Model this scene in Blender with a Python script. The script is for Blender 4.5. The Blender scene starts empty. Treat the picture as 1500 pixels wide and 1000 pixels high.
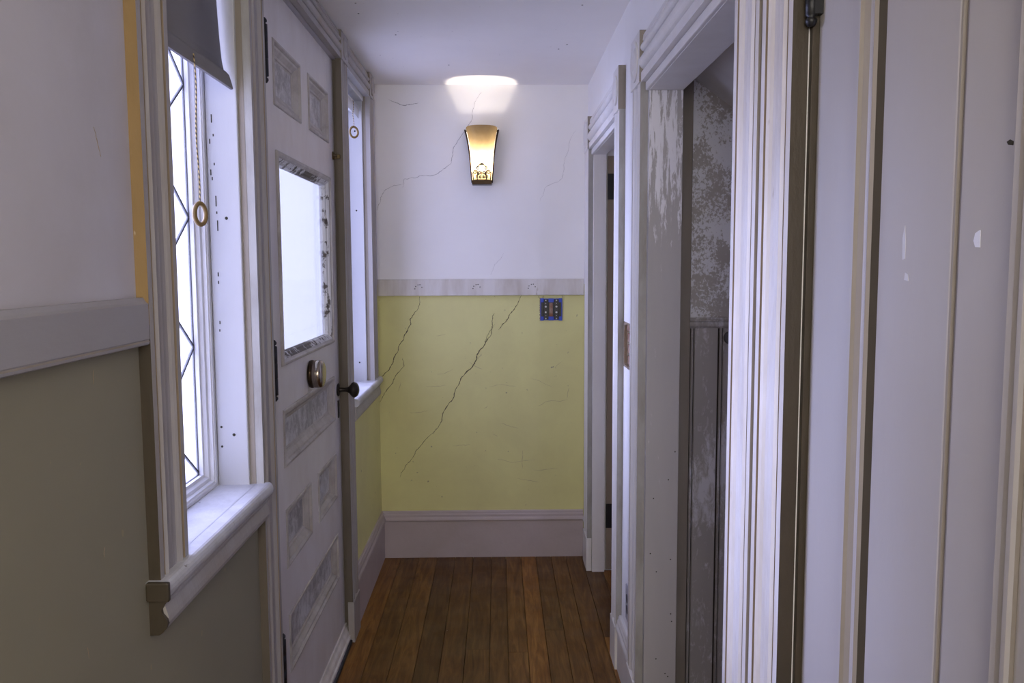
import bpy, bmesh, math, random
from mathutils import Vector, Matrix
random.seed(7)
SC = bpy.context.scene
COL = SC.collection
PI = math.pi

# ------------------------------------------------------------------ camera, sky, lights, exposure
cam_d = bpy.data.cameras.new('camera')
cam_d.sensor_width = 36.0
cam_d.lens = 36.0 * 1222.4876 / 1500.0
cam_d.clip_start = 0.02
cam = bpy.data.objects.new('camera', cam_d)
COL.objects.link(cam)
Rm = ((0.9998576, 0.00587495, 0.01581951),
      (-0.01628969, 0.09122227, 0.99569731),
      (-0.00440658, 0.99581323, -0.09130498))
cam.matrix_world = Matrix(((Rm[0][0], Rm[0][1], -Rm[0][2], 0),
                           (Rm[1][0], Rm[1][1], -Rm[1][2], 0),
                           (Rm[2][0], Rm[2][1], -Rm[2][2], 1.54),
                           (0, 0, 0, 1)))
SC.camera = cam

world = bpy.data.worlds.new('overcast_sky')
SC.world = world
world.use_nodes = True
wn = world.node_tree.nodes
bg = wn['Background']
bg.inputs[0].default_value = (0.74, 0.77, 1.28, 1)
bg.inputs[1].default_value = 2.4

def area_light(name, loc, rot, sx, sy, energy, color, portal=False):
    d = bpy.data.lights.new(name, 'AREA')
    d.shape = 'RECTANGLE'
    d.size, d.size_y = sx, sy
    d.energy = energy
    d.color = color
    o = bpy.data.objects.new(name, d)
    o.location = loc
    o.rotation_euler = rot
    COL.objects.link(o)
    if portal:
        d.cycles.is_portal = True
    return o

# portals just outside the three glazed openings of the outside wall (they only guide the sky's light)
area_light('portal_window', (-0.80, 1.84, 1.66), (0, -PI/2, 0), 1.36, 0.54, 1, (1, 1, 1), True)
area_light('portal_door', (-0.80, 2.83, 1.56), (0, -PI/2, 0), 0.66, 0.80, 1, (1, 1, 1), True)
area_light('portal_sidelight', (-0.80, 3.73, 1.66), (0, -PI/2, 0), 1.36, 0.60, 1, (1, 1, 1), True)
# veiled sun: the bright part of the overcast sky, from beyond the far end of the outside wall
sd = bpy.data.lights.new('veiled_sun', 'SUN')
sd.energy = 9.5
sd.angle = math.radians(48)
sd.color = (0.55, 0.59, 1.0)
so_ = bpy.data.objects.new('veiled_sun', sd)
so_.rotation_euler = Vector((-1.0, 0.28, 0.30)).to_track_quat('Z', 'Y').to_euler()
COL.objects.link(so_)
# ceiling fitting of the hall behind the camera
area_light('hall_ceiling_light', (-0.05, -0.5, 2.36), (0, 0, 0), 0.45, 0.45, 3.0, (1.0, 0.90, 0.80))
# added fill light behind the camera, brightens the far wall and camera-facing sides
area_light('rear_fill_light', (-0.05, -1.62, 1.90), (PI/2, 0, 0), 0.95, 0.9, 20.0, (1.0, 0.95, 0.87))

vs = SC.view_settings
vs.view_transform = 'Standard'
vs.look = 'None'
vs.exposure = 0.6
vs.gamma = 1.0
vs.use_curve_mapping = False

# ------------------------------------------------------------------ materials
def new_mat(name):
    m = bpy.data.materials.new(name)
    m.use_nodes = True
    nt = m.node_tree
    return m, nt, nt.nodes, nt.links, nt.nodes['Principled BSDF']

def ramp(n, pts):
    r = n.new('ShaderNodeValToRGB')
    e = r.color_ramp.elements
    e[0].position, e[0].color = pts[0][0], (*pts[0][1], 1)
    e[1].position, e[1].color = pts[-1][0], (*pts[-1][1], 1)
    for p, c in pts[1:-1]:
        x = e.new(p)
        x.color = (*c, 1)
    return r

def coords(n, l, scale=(1, 1, 1)):
    tc = n.new('ShaderNodeNewGeometry')
    mp = n.new('ShaderNodeMapping')
    mp.inputs['Scale'].default_value = scale
    l.new(tc.outputs['Position'], mp.inputs['Vector'])
    return mp.outputs['Vector']

def noise(n, l, vec, scale, detail=6, rough=0.6, dist=0.0):
    t = n.new('ShaderNodeTexNoise')
    t.inputs['Scale'].default_value = scale
    t.inputs['Detail'].default_value = detail
    t.inputs['Roughness'].default_value = rough
    t.inputs['Distortion'].default_value = dist
    l.new(vec, t.inputs['Vector'])
    return t.outputs['Fac']

def mix(n, l, fac, a, b, mode='MIX'):
    m = n.new('ShaderNodeMix')
    m.data_type = 'RGBA'
    m.blend_type = mode
    if hasattr(fac, 'links'): l.new(fac, m.inputs[0])
    else: m.inputs[0].default_value = fac
    for s, i in ((a, 6), (b, 7)):
        if hasattr(s, 'links'): l.new(s, m.inputs[i])
        else: m.inputs[i].default_value = (*s, 1)
    return m.outputs[2]

def paint(name, base, dirt, amt=0.35, scale=3.0, stretch=(1, 1, 1), rough=0.5, bump=0.15,
          specks=None, speck_amt=0.0, bscale=60, spec=0.4):
    """painted surface: large soft soiling, fine relief and a few specks"""
    m, nt, n, l, p = new_mat(name)
    v = coords(n, l, stretch)
    f1 = noise(n, l, v, scale, 8, 0.62, 0.3)
    r1 = ramp(n, [(0.35, (0, 0, 0)), (0.75, (amt,) * 3)])
    l.new(f1, r1.inputs[0])
    c = mix(n, l, r1.outputs[0], base, dirt)
    if specks:
        f2 = noise(n, l, v, 38, 3, 0.5)
        r2 = ramp(n, [(0.70 - speck_amt, (0, 0, 0)), (0.74 - speck_amt, (1, 1, 1))])
        l.new(f2, r2.inputs[0])
        c = mix(n, l, r2.outputs[0], c, specks)
    l.new(c, p.inputs['Base Color'])
    p.inputs['Roughness'].default_value = rough
    p.inputs['Specular IOR Level'].default_value = spec
    f3 = noise(n, l, v, bscale, 5, 0.6)
    b = n.new('ShaderNodeBump')
    b.inputs['Strength'].default_value = bump
    b.inputs['Distance'].default_value = 0.004
    l.new(f3, b.inputs['Height'])
    l.new(b.outputs[0], p.inputs['Normal'])
    return m

def peel(name, paint_c, under, scale=9, stretch=(1, 1, 0.35), lo=0.46, hi=0.5, rough=0.6, gradient=None):
    """flaking paint: sharp patches of the coat over the older one"""
    m, nt, n, l, p = new_mat(name)
    v = coords(n, l, stretch)
    f = noise(n, l, v, scale, 12, 0.74, 0.4)
    big = noise(n, l, v, max(3.0, scale * 0.10), 5, 0.6)
    mt = n.new('ShaderNodeMath')
    mt.operation = 'MULTIPLY_ADD'
    mt.inputs[1].default_value = 0.50
    l.new(big, mt.inputs[0])
    m2 = n.new('ShaderNodeMath')
    m2.operation = 'MULTIPLY'
    m2.inputs[1].default_value = 0.50
    l.new(f, m2.inputs[0])
    l.new(m2.outputs[0], mt.inputs[2])
    r = ramp(n, [(lo, (0, 0, 0)), (hi, (1, 1, 1))])
    src = mt.outputs[0]
    if gradient is not None:          # the coat has only flaked in part above this height; below it is worn evenly
        g = n.new('ShaderNodeNewGeometry')
        sx = n.new('ShaderNodeSeparateXYZ')
        l.new(g.outputs['Position'], sx.inputs[0])
        ma = n.new('ShaderNodeMapRange')
        ma.inputs[1].default_value = gradient - 0.25
        ma.inputs[2].default_value = gradient + 0.25
        ma.inputs[3].default_value = -0.09
        ma.inputs[4].default_value = 0.015
        l.new(sx.outputs[2], ma.inputs[0])
        ad = n.new('ShaderNodeMath')
        l.new(src, ad.inputs[0])
        l.new(ma.outputs[0], ad.inputs[1])
        src = ad.outputs[0]
    l.new(src, r.inputs[0])
    soil = noise(n, l, v, 5, 6, 0.6)
    u = mix(n, l, soil, under, tuple(x * 0.7 for x in under))
    c = mix(n, l, r.outputs[0], u, paint_c)
    l.new(c, p.inputs['Base Color'])
    p.inputs['Roughness'].default_value = rough
    b = n.new('ShaderNodeBump')
    b.inputs['Strength'].default_value = 0.3
    b.inputs['Distance'].default_value = 0.003
    l.new(r.outputs[0], b.inputs['Height'])
    l.new(b.outputs[0], p.inputs['Normal'])
    return m

def plain(name, c, rough=0.5, metal=0.0, spec=0.5):
    m, nt, n, l, p = new_mat(name)
    p.inputs['Base Color'].default_value = (*c, 1)
    p.inputs['Roughness'].default_value = rough
    p.inputs['Metallic'].default_value = metal
    p.inputs['Specular IOR Level'].default_value = spec
    f = noise(n, l, coords(n, l), 90, 4, 0.6)
    b = n.new('ShaderNodeBump')
    b.inputs['Strength'].default_value = 0.12
    b.inputs['Distance'].default_value = 0.002
    l.new(f, b.inputs['Height'])
    l.new(b.outputs[0], p.inputs['Normal'])
    return m

M = {}
M['trim'] = paint('white_trim_paint', (0.80, 0.78, 0.76), (0.46, 0.40, 0.32), 0.35, 4, (1, 1, 0.25), 0.42, 0.12)
M['trim_worn'] = paint('worn_trim_paint', (0.76, 0.73, 0.70), (0.42, 0.35, 0.26), 0.75, 9, (1, 1, 0.22), 0.5, 0.3,
                       (0.42, 0.36, 0.28), -0.005)
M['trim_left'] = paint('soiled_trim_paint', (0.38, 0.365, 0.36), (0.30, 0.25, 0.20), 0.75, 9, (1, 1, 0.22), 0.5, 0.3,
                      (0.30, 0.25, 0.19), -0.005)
M['rail_left'] = paint('grey_rail_paint', (0.345, 0.335, 0.35), (0.28, 0.25, 0.235), 0.5, 5, (1, 0.3, 1), 0.5, 0.15)
M['door_left'] = paint('entry_door_paint', (0.70, 0.67, 0.66), (0.50, 0.44, 0.39), 0.5, 7, (1, 1, 0.5), 0.42, 0.2)
M['door_mould'] = paint('entry_door_moulding_paint', (0.50, 0.47, 0.44), (0.26, 0.22, 0.18), 0.8, 12, (1, 1, 1), 0.45, 0.3)
M['panel_rough'] = peel('crazed_panel_paint', (0.62, 0.61, 0.61), (0.36, 0.34, 0.33), 30, (1, 1, 1), 0.44, 0.56, 0.5)
M['peel_edge'] = peel('chipped_glazing_paint', (0.62, 0.61, 0.60), (0.10, 0.08, 0.06), 30, (1, 1, 0.6), 0.485, 0.50, 0.6)
M['jamb_peel'] = peel('flaking_jamb_paint', (0.80, 0.79, 0.82), (0.50, 0.475, 0.46), 60, (1, 1, 0.13), 0.490, 0.515, 0.55, 1.62)
M['closet_peel'] = peel('flaking_closet_paint', (0.92, 0.92, 0.94), (0.60, 0.56, 0.51), 90, (1, 1, 0.85), 0.478, 0.505, 0.65)
M['closet_board'] = peel('worn_beadboard_paint', (0.68, 0.67, 0.70), (0.48, 0.45, 0.42), 40, (1, 1, 0.4), 0.49, 0.56, 0.5)
M['groove'] = paint('tan_paint_in_grooves', (0.36, 0.28, 0.18), (0.22, 0.17, 0.11), 0.6, 14, (1, 1, 0.3), 0.6, 0.3)
M['groove_dark'] = plain('dark_joint', (0.06, 0.05, 0.04), 0.9)
M['edge_dark'] = paint('dark_brown_edge_paint', (0.145, 0.12, 0.09), (0.09, 0.075, 0.055), 0.6, 10, (1, 1, 0.3), 0.55, 0.2)
M['edge_grey'] = paint('grey_edge_paint', (0.42, 0.41, 0.385), (0.22, 0.20, 0.165), 0.9, 14, (1, 1, 0.3), 0.6, 0.25)
M['ochre'] = paint('ochre_casing_edge', (0.30, 0.19, 0.07), (0.20, 0.13, 0.055), 0.6, 8, (1, 1, 0.4), 0.5, 0.3,
                   (0.62, 0.52, 0.38), 0.0)
M['ochre_dark'] = paint('brown_casing_edge', (0.060, 0.046, 0.028), (0.035, 0.027, 0.017), 0.6, 10, (1, 1, 0.4), 0.5, 0.3)
M['brown_edge'] = paint('brown_grey_edge_paint', (0.30, 0.26, 0.21), (0.20, 0.17, 0.13), 0.5, 10, (1, 1, 0.3), 0.55, 0.2)
M['plaster'] = paint('white_plaster', (0.92, 0.905, 0.895), (0.82, 0.79, 0.75), 0.4, 2.2, (1, 1, 1), 0.75, 0.10,
                     None, 0, 25)
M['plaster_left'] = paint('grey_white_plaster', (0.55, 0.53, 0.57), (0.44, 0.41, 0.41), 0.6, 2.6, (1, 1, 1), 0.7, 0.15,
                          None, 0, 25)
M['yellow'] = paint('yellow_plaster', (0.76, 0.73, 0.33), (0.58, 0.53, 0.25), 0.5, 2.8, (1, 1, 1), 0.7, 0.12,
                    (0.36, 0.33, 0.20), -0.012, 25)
M['yellow_shaded'] = paint('shaded_yellow_plaster', (0.255, 0.235, 0.165), (0.215, 0.195, 0.145), 0.5, 2.0, (1, 1, 1), 0.75, 0.12,
                         (0.3, 0.26, 0.16), -0.02, 25)  # same paint as yellow, darkened to put the near wall's dimmer light into colour
M['ceiling'] = paint('ceiling_paint', (0.92, 0.895, 0.87), (0.80, 0.76, 0.72), 0.45, 1.6, (1, 1, 1), 0.8, 0.1,
                     (0.3, 0.27, 0.24), -0.045, 20)
M['base'] = paint('baseboard_paint', (0.50, 0.43, 0.43), (0.38, 0.32, 0.30), 0.5, 5, (1, 1, 1), 0.5, 0.15)
M['window_white'] = paint('window_white_paint', (0.52, 0.52, 0.53), (0.42, 0.41, 0.39), 0.4, 6, (1, 1, 0.3), 0.4, 0.12)
M['sash_white'] = paint('sash_white_paint', (0.82, 0.82, 0.83), (0.62, 0.60, 0.57), 0.5, 10, (1, 1, 0.3), 0.4, 0.15)
M['sill'] = paint('dusty_sill_paint', (0.62, 0.62, 0.64), (0.34, 0.33, 0.33), 0.75, 9, (1, 1, 1), 0.45, 0.2,
                  (0.16, 0.14, 0.12), -0.01)
M['door_right'] = paint('cream_door_paint', (0.49, 0.47, 0.46), (0.47, 0.42, 0.37), 0.6, 3.2, (1, 1, 0.35), 0.38, 0.10)
M['door_soil'] = paint('soiled_cream_paint', (0.33, 0.295, 0.26), (0.22, 0.185, 0.15), 0.7, 7, (1, 1, 0.25), 0.5, 0.2)
M['black'] = plain('black_iron', (0.006, 0.006, 0.007), 0.45, 0.0)
M['bronze'] = plain('dark_bronze', (0.045, 0.028, 0.015), 0.4, 0.8)
M['scroll_iron'] = plain('brown_scroll_iron', (0.022, 0.011, 0.004), 0.7)
M['knob'] = plain('dark_knob_metal', (0.030, 0.024, 0.020), 0.28, 0.6)
M['nickel'] = plain('worn_nickel', (0.36, 0.31, 0.25), 0.22, 1.0)
M['brass'] = plain('old_brass', (0.12, 0.085, 0.04), 0.4, 0.8)
M['lead'] = plain('lead_came', (0.05, 0.05, 0.055), 0.6, 0.3)
M['crack'] = plain('crack_shadowed_plaster', (0.05, 0.045, 0.03), 0.95)
M['crack_soft'] = plain('hairline_crack', (0.42, 0.40, 0.40), 0.9)
M['blue'] = plain('blue_box_plastic', (0.035, 0.08, 0.52), 0.45)
M['black_pl'] = plain('black_device_plastic', (0.012, 0.012, 0.014), 0.35)
M['screw'] = plain('bright_screw_head', (0.75, 0.75, 0.75), 0.3, 0.6)
M['fibre'] = plain('torn_plaster_edge', (0.36, 0.28, 0.20), 0.95)
M['brick'] = paint('broken_lath_and_plaster', (0.24, 0.10, 0.05), (0.45, 0.36, 0.30), 0.9, 40, (1, 1, 1), 0.9, 0.8)
M['stone'] = plain('dark_threshold', (0.018, 0.017, 0.020), 0.6)
M['disc'] = plain('dark_grey_plate', (0.10, 0.10, 0.11), 0.5)
M['chip'] = plain('bare_white_chip', (0.85, 0.86, 0.95), 0.5)
M['chip_dull'] = plain('scuffed_primer', (0.66, 0.65, 0.66), 0.6)
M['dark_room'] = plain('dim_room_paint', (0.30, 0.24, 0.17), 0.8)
M['ivory'] = plain('grey_plate', (0.42, 0.42, 0.46), 0.4)

def glass_mat():
    m, nt, n, l, p = new_mat('old_window_glass')
    n.remove(p)
    out = n['Material Output']
    tr = n.new('ShaderNodeBsdfTransparent')
    tr.inputs[0].default_value = (0.93, 0.94, 0.95, 1)
    gl = n.new('ShaderNodeBsdfGlossy')
    gl.inputs['Roughness'].default_value = 0.08
    fr = n.new('ShaderNodeFresnel')
    fr.inputs[0].default_value = 1.45
    mx = n.new('ShaderNodeMixShader')
    ge = n.new('ShaderNodeNewGeometry')
    om = n.new('ShaderNodeMath')          # reflect on entering only: a thin pane bends nothing
    om.operation = 'SUBTRACT'
    om.inputs[0].default_value = 1.0
    l.new(ge.outputs['Backfacing'], om.inputs[1])
    mu = n.new('ShaderNodeMath')
    mu.operation = 'MULTIPLY'
    l.new(fr.outputs[0], mu.inputs[0])
    l.new(om.outputs[0], mu.inputs[1])
    l.new(mu.outputs[0], mx.inputs[0])
    l.new(tr.outputs[0], mx.inputs[1])
    l.new(gl.outputs[0], mx.inputs[2])
    tl = n.new('ShaderNodeBsdfTranslucent')
    tl.inputs[0].default_value = (0.7, 0.7, 0.7, 1)
    m2 = n.new('ShaderNodeMixShader')
    m2.inputs[0].default_value = 0.12
    l.new(mx.outputs[0], m2.inputs[1])
    l.new(tl.outputs[0], m2.inputs[2])
    l.new(m2.outputs[0], out.inputs[0])
    return m
M['glass'] = glass_mat()

def fabric_mat(name, col, tcol, tfac):
    m, nt, n, l, p = new_mat(name)
    out = n['Material Output']
    v = coords(n, l, (1, 1, 1))
    f = noise(n, l, v, 14, 6, 0.6)
    c = mix(n, l, f, tuple(x * 0.9 for x in col), col)
    l.new(c, p.inputs['Base Color'])
    p.inputs['Roughness'].default_value = 0.85
    w = n.new('ShaderNodeTexWave')
    w.bands_direction = 'Z'
    w.inputs['Scale'].default_value = 220
    l.new(v, w.inputs['Vector'])
    b = n.new('ShaderNodeBump')
    b.inputs['Strength'].default_value = 0.08
    b.inputs['Distance'].default_value = 0.001
    l.new(w.outputs['Fac'], b.inputs['Height'])
    l.new(b.outputs[0], p.inputs['Normal'])
    t = n.new('ShaderNodeBsdfTranslucent')
    t.inputs[0].default_value = (*tcol, 1)
    mx = n.new('ShaderNodeMixShader')
    mx.inputs[0].default_value = tfac
    l.new(p.outputs[0], mx.inputs[1])
    l.new(t.outputs[0], mx.inputs[2])
    l.new(mx.outputs[0], out.inputs[0])
    return m
M['blind'] = fabric_mat('grey_blind_cloth', (0.255, 0.24, 0.235), (0.3, 0.3, 0.3), 0.03)
M['sheer'] = fabric_mat('white_sheer_cloth', (0.8, 0.8, 0.8), (0.36, 0.36, 0.32), 0.62)
M['blind_white'] = fabric_mat('white_blind_cloth', (0.75, 0.75, 0.75), (0.6, 0.6, 0.6), 0.3)

def shade_glass_mat():
    m, nt, n, l, p = new_mat('amber_alabaster_glass')
    out = n['Material Output']
    v = coords(n, l, (1, 1, 1))
    f = noise(n, l, v, 22, 4, 0.6, 0.6)
    c = mix(n, l, f, (0.20, 0.132, 0.058), (0.31, 0.225, 0.12))
    p.inputs['Base Color'].default_value = (0.55, 0.45, 0.28, 1)
    p.inputs['Roughness'].default_value = 0.25
    t = n.new('ShaderNodeBsdfTranslucent')
    l.new(c, t.inputs[0])
    ad = n.new('ShaderNodeMixShader')
    ad.inputs[0].default_value = 0.85
    l.new(p.outputs[0], ad.inputs[1])
    l.new(t.outputs[0], ad.inputs[2])
    l.new(ad.outputs[0], out.inputs[0])
    return m
M['shade'] = shade_glass_mat()

def cord_mat():
    m, nt, n, l, p = new_mat('gold_and_white_twisted_cord')
    w = n.new('ShaderNodeTexWave')
    w.bands_direction = 'DIAGONAL'
    w.inputs['Scale'].default_value = 60
    l.new(coords(n, l), w.inputs['Vector'])
    r = ramp(n, [(0.4, (0.05, 0.03, 0.01)), (0.6, (0.60, 0.45, 0.18))])
    l.new(w.outputs['Fac'], r.inputs[0])
    l.new(r.outputs[0], p.inputs['Base Color'])
    p.inputs['Roughness'].default_value = 0.6
    return m
M['cord'] = cord_mat()
M['ring'] = plain('gold_ring_thread', (0.22, 0.14, 0.04), 0.5)

def wood_mat():
    m, nt, n, l, p = new_mat('varnished_floorboards')
    oi = n.new('ShaderNodeObjectInfo')
    g = n.new('ShaderNodeNewGeometry')
    ad = n.new('ShaderNodeVectorMath')
    ad.operation = 'ADD'
    sc = n.new('ShaderNodeVectorMath')
    sc.operation = 'SCALE'
    sc.inputs[0].default_value = (3, 9, 5)
    l.new(oi.outputs['Random'], sc.inputs['Scale'])
    l.new(g.outputs['Position'], ad.inputs[0])
    l.new(sc.outputs[0], ad.inputs[1])
    mp = n.new('ShaderNodeMapping')
    mp.inputs['Scale'].default_value = (9, 0.9, 1)
    l.new(ad.outputs[0], mp.inputs['Vector'])
    f1 = noise(n, l, mp.outputs[0], 3.2, 8, 0.62, 1.6)
    mp2 = n.new('ShaderNodeMapping')
    mp2.inputs['Scale'].default_value = (60, 1.6, 1)
    l.new(ad.outputs[0], mp2.inputs['Vector'])
    f2 = noise(n, l, mp2.outputs[0], 3.0, 6, 0.6, 0.3)
    r1 = ramp(n, [(0.28, (0.085, 0.033, 0.0075)), (0.50, (0.18, 0.080, 0.018)), (0.75, (0.31, 0.155, 0.038))])
    l.new(f1, r1.inputs[0])
    r2 = ramp(n, [(0.30, (0.78, 0.77, 0.76)), (0.70, (1.02, 1.02, 1.02))])
    l.new(f2, r2.inputs[0])
    c = mix(n, l, 1.0, r1.outputs[0], r2.outputs[0], 'MULTIPLY')
    r3 = ramp(n, [(0, (0.62, 0.60, 0.60)), (0.5, (1.0, 1.0, 1.0)), (1, (1.5, 1.42, 1.3))])
    l.new(oi.outputs['Random'], r3.inputs[0])
    c = mix(n, l, 1.0, c, r3.outputs[0], 'MULTIPLY')
    # dust and tiny paint flecks
    v = coords(n, l)
    f4 = noise(n, l, v, 55, 2, 0.5)
    r4 = ramp(n, [(0.795, (0, 0, 0)), (0.81, (1, 1, 1))])
    l.new(f4, r4.inputs[0])
    c = mix(n, l, r4.outputs[0], c, (0.5, 0.46, 0.42))
    l.new(c, p.inputs['Base Color'])
    rr = ramp(n, [(0.3, (0.34,) * 3), (0.7, (0.55,) * 3)])
    l.new(noise(n, l, v, 6, 5, 0.6), rr.inputs[0])
    l.new(rr.outputs[0], p.inputs['Roughness'])
    p.inputs['Specular IOR Level'].default_value = 0.35
    b = n.new('ShaderNodeBump')
    b.inputs['Strength'].default_value = 0.15
    b.inputs['Distance'].default_value = 0.002
    l.new(f2, b.inputs['Height'])
    l.new(b.outputs[0], p.inputs['Normal'])
    return m
M['wood'] = wood_mat()

# ------------------------------------------------------------------ mesh helpers
class MB:
    def __init__(self):
        self.v, self.f, self.m, self.s = [], [], [], []
    def add(self, vs, fs, mi=0, smooth=False):
        b = len(self.v)
        self.v += [tuple(p) for p in vs]
        for f in fs:
            self.f.append(tuple(b + i for i in f))
            self.m.append(mi)
            self.s.append(smooth)
        return self
    def box(self, x0, x1, y0, y1, z0, z1, mi=0):
        x0, x1 = min(x0, x1), max(x0, x1); y0, y1 = min(y0, y1), max(y0, y1); z0, z1 = min(z0, z1), max(z0, z1)
        vs = [(x, y, z) for z in (z0, z1) for y in (y0, y1) for x in (x0, x1)]
        fs = [(0, 2, 3, 1), (4, 5, 7, 6), (0, 1, 5, 4), (2, 6, 7, 3), (0, 4, 6, 2), (1, 3, 7, 5)]
        return self.add(vs, fs, mi)
    def sweep(self, prof, O, U, V, W, w0, w1, mats=None, mi=0, smooth=False):
        """closed 2-D profile (u, v) pushed from w0 to w1 along W; mats gives a slot for each side"""
        O, U, V, W = Vector(O), Vector(U), Vector(V), Vector(W)
        n = len(prof)
        a = [O + U * u + V * v + W * w0 for u, v in prof]
        c = [O + U * u + V * v + W * w1 for u, v in prof]
        b = len(self.v)
        self.v += [tuple(p) for p in a + c]
        for i in range(n):
            j = (i + 1) % n
            self.f.append((b + i, b + j, b + n + j, b + n + i))
            self.m.append(mats[i] if mats else mi)
            self.s.append(smooth)
        self.f.append(tuple(b + i for i in reversed(range(n)))); self.m.append(mi); self.s.append(False)
        self.f.append(tuple(b + n + i for i in range(n))); self.m.append(mi); self.s.append(False)
        return self
    def lathe(self, prof, O, A, U=None, n=28, mi=0, smooth=True):
        """(r, t) profile turned round axis A through O"""
        O, A = Vector(O), Vector(A).normalized()
        U = Vector(U).normalized() if U else A.orthogonal().normalized()
        V = A.cross(U)
        vs, fs = [], []
        for r, t in prof:
            for k in range(n):
                a = 2 * PI * k / n
                vs.append(O + A * t + (U * math.cos(a) + V * math.sin(a)) * max(r, 1e-5))
        for i in range(len(prof) - 1):
            for k in range(n):
                k2 = (k + 1) % n
                fs.append((i * n + k, i * n + k2, (i + 1) * n + k2, (i + 1) * n + k))
        fs.append(tuple(reversed(range(n))))
        fs.append(tuple((len(prof) - 1) * n + k for k in range(n)))
        return self.add(vs, fs, mi, smooth)
    def tube(self, pts, r, n=8, mi=0, closed=False):
        pts = [Vector(p) for p in pts]
        N = len(pts)
        vs, fs = [], []
        prev = None
        for i, p in enumerate(pts):
            if closed: t = pts[(i + 1) % N] - pts[i - 1]
            else: t = pts[min(i + 1, N - 1)] - pts[max(i - 1, 0)]
            t.normalize()
            u = t.orthogonal().normalized() if prev is None else (prev - t * prev.dot(t)).normalized()
            prev = u
            w = t.cross(u)
            rr = r[i] if isinstance(r, (list, tuple)) else r
            for k in range(n):
                a = 2 * PI * k / n
                vs.append(p + (u * math.cos(a) + w * math.sin(a)) * rr)
        for i in range(N if closed else N - 1):
            j = (i + 1) % N
            for k in range(n):
                k2 = (k + 1) % n
                fs.append((i * n + k, i * n + k2, j * n + k2, j * n + k))
        if not closed:
            fs.append(tuple(reversed(range(n))))
            fs.append(tuple((N - 1) * n + k for k in range(n)))
        return self.add(vs, fs, mi, True)
    def ringframe(self, x, y0, y1, z0, z1, prof, sx=1, mats=None):
        """mitred rectangular moulding in the plane x: prof is (inset, height above x)"""
        loops = [[(x + sx * h, y0 + a, z0 + a), (x + sx * h, y1 - a, z0 + a), (x + sx * h, y1 - a, z1 - a), (x + sx * h, y0 + a, z1 - a)]
                 for a, h in prof]
        b = len(self.v)
        for L in loops: self.v += L
        n = len(prof)
        for i in range(n):
            j = (i + 1) % n
            for k in range(4):
                k2 = (k + 1) % 4
                self.f.append((b + i * 4 + k, b + i * 4 + k2, b + j * 4 + k2, b + j * 4 + k))
                self.m.append(mats[i] if mats else 0)
                self.s.append(False)
        return self
    def build(self, name, mats, parent=None, bevel=0.0, auto=False):
        if not isinstance(mats, (list, tuple)): mats = [mats]
        me = bpy.data.meshes.new(name)
        me.from_pydata(self.v, [], self.f)
        for mt in mats: me.materials.append(M[mt] if isinstance(mt, str) else mt)
        me.polygons.foreach_set('material_index', self.m)
        me.polygons.foreach_set('use_smooth', self.s)
        bm = bmesh.new()
        bm.from_mesh(me)
        bmesh.ops.recalc_face_normals(bm, faces=bm.faces)
        bm.to_mesh(me)
        bm.free()
        me.update()
        o = bpy.data.objects.new(name, me)
        COL.objects.link(o)
        if parent is not None: o.parent = parent
        if bevel:
            md = o.modifiers.new('bevel', 'BEVEL')
            md.width = bevel
            md.segments = 2
            md.limit_method = 'ANGLE'
            md.angle_limit = math.radians(40)
        return o

def struct(o):
    o['kind'] = 'structure'
    return o
def tag(o, label, cat, group=None):
    o['label'] = label
    o['category'] = cat
    if group: o['group'] = group
    return o
def empty(name, loc=(0, 0, 0)):
    o = bpy.data.objects.new(name, None)
    o.empty_display_size = 0.1
    o.location = loc
    COL.objects.link(o)
    return o
def under(parent, o):
    """keep world coordinates of a mesh built in world space under a placed empty"""
    o.parent = parent
    o.matrix_parent_inverse = Matrix.Translation(-Vector(parent.location))
    return o

# ------------------------------------------------------------------ sizes
XL, XR, YB, ZC = -0.623, 0.460, 4.318, 2.447
YN = -1.7                        # end of the hall behind the camera
CL, CR = -0.602, 0.438           # faces of the casings
XO = -0.785                      # outside face of the left wall
RAILZ = 1.44

# ------------------------------------------------------------------ floor
fl = MB().box(-0.80, 1.75, YN - 0.1, 4.75, -0.06, -0.022).build('floor', 'groove_dark')
struct(fl)
edges = [-0.715, -0.62, -0.523, -0.426, -0.33, -0.235, -0.141, -0.044, 0.031, 0.110, 0.188, 0.269, 0.347, 0.430]
while edges[-1] < 1.66: edges.append(edges[-1] + 0.088)
joints = {(-0.141): [3.234, 0.9], (0.031): [3.206, 1.2], (0.188): [3.407, 0.4]}
for i in range(len(edges) - 1):
    x0, x1 = edges[i], edges[i + 1]
    js = joints.get(x0, [random.uniform(-1.2, 2.4)] if x0 < 0.43 else [random.uniform(2.3, 3.6)])
    ys = [YN - 0.05] + sorted(js) + [4.70 if x0 >= 0.40 else YB - 0.005]
    for a, b in zip(ys[:-1], ys[1:]):
        dz = random.uniform(-0.0006, 0.0006)
        MB().box(x0 + 0.0008, x1 - 0.0008, a + 0.0008, b - 0.0008, -0.020, dz).build('plank', 'wood', fl, 0.0012)

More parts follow.
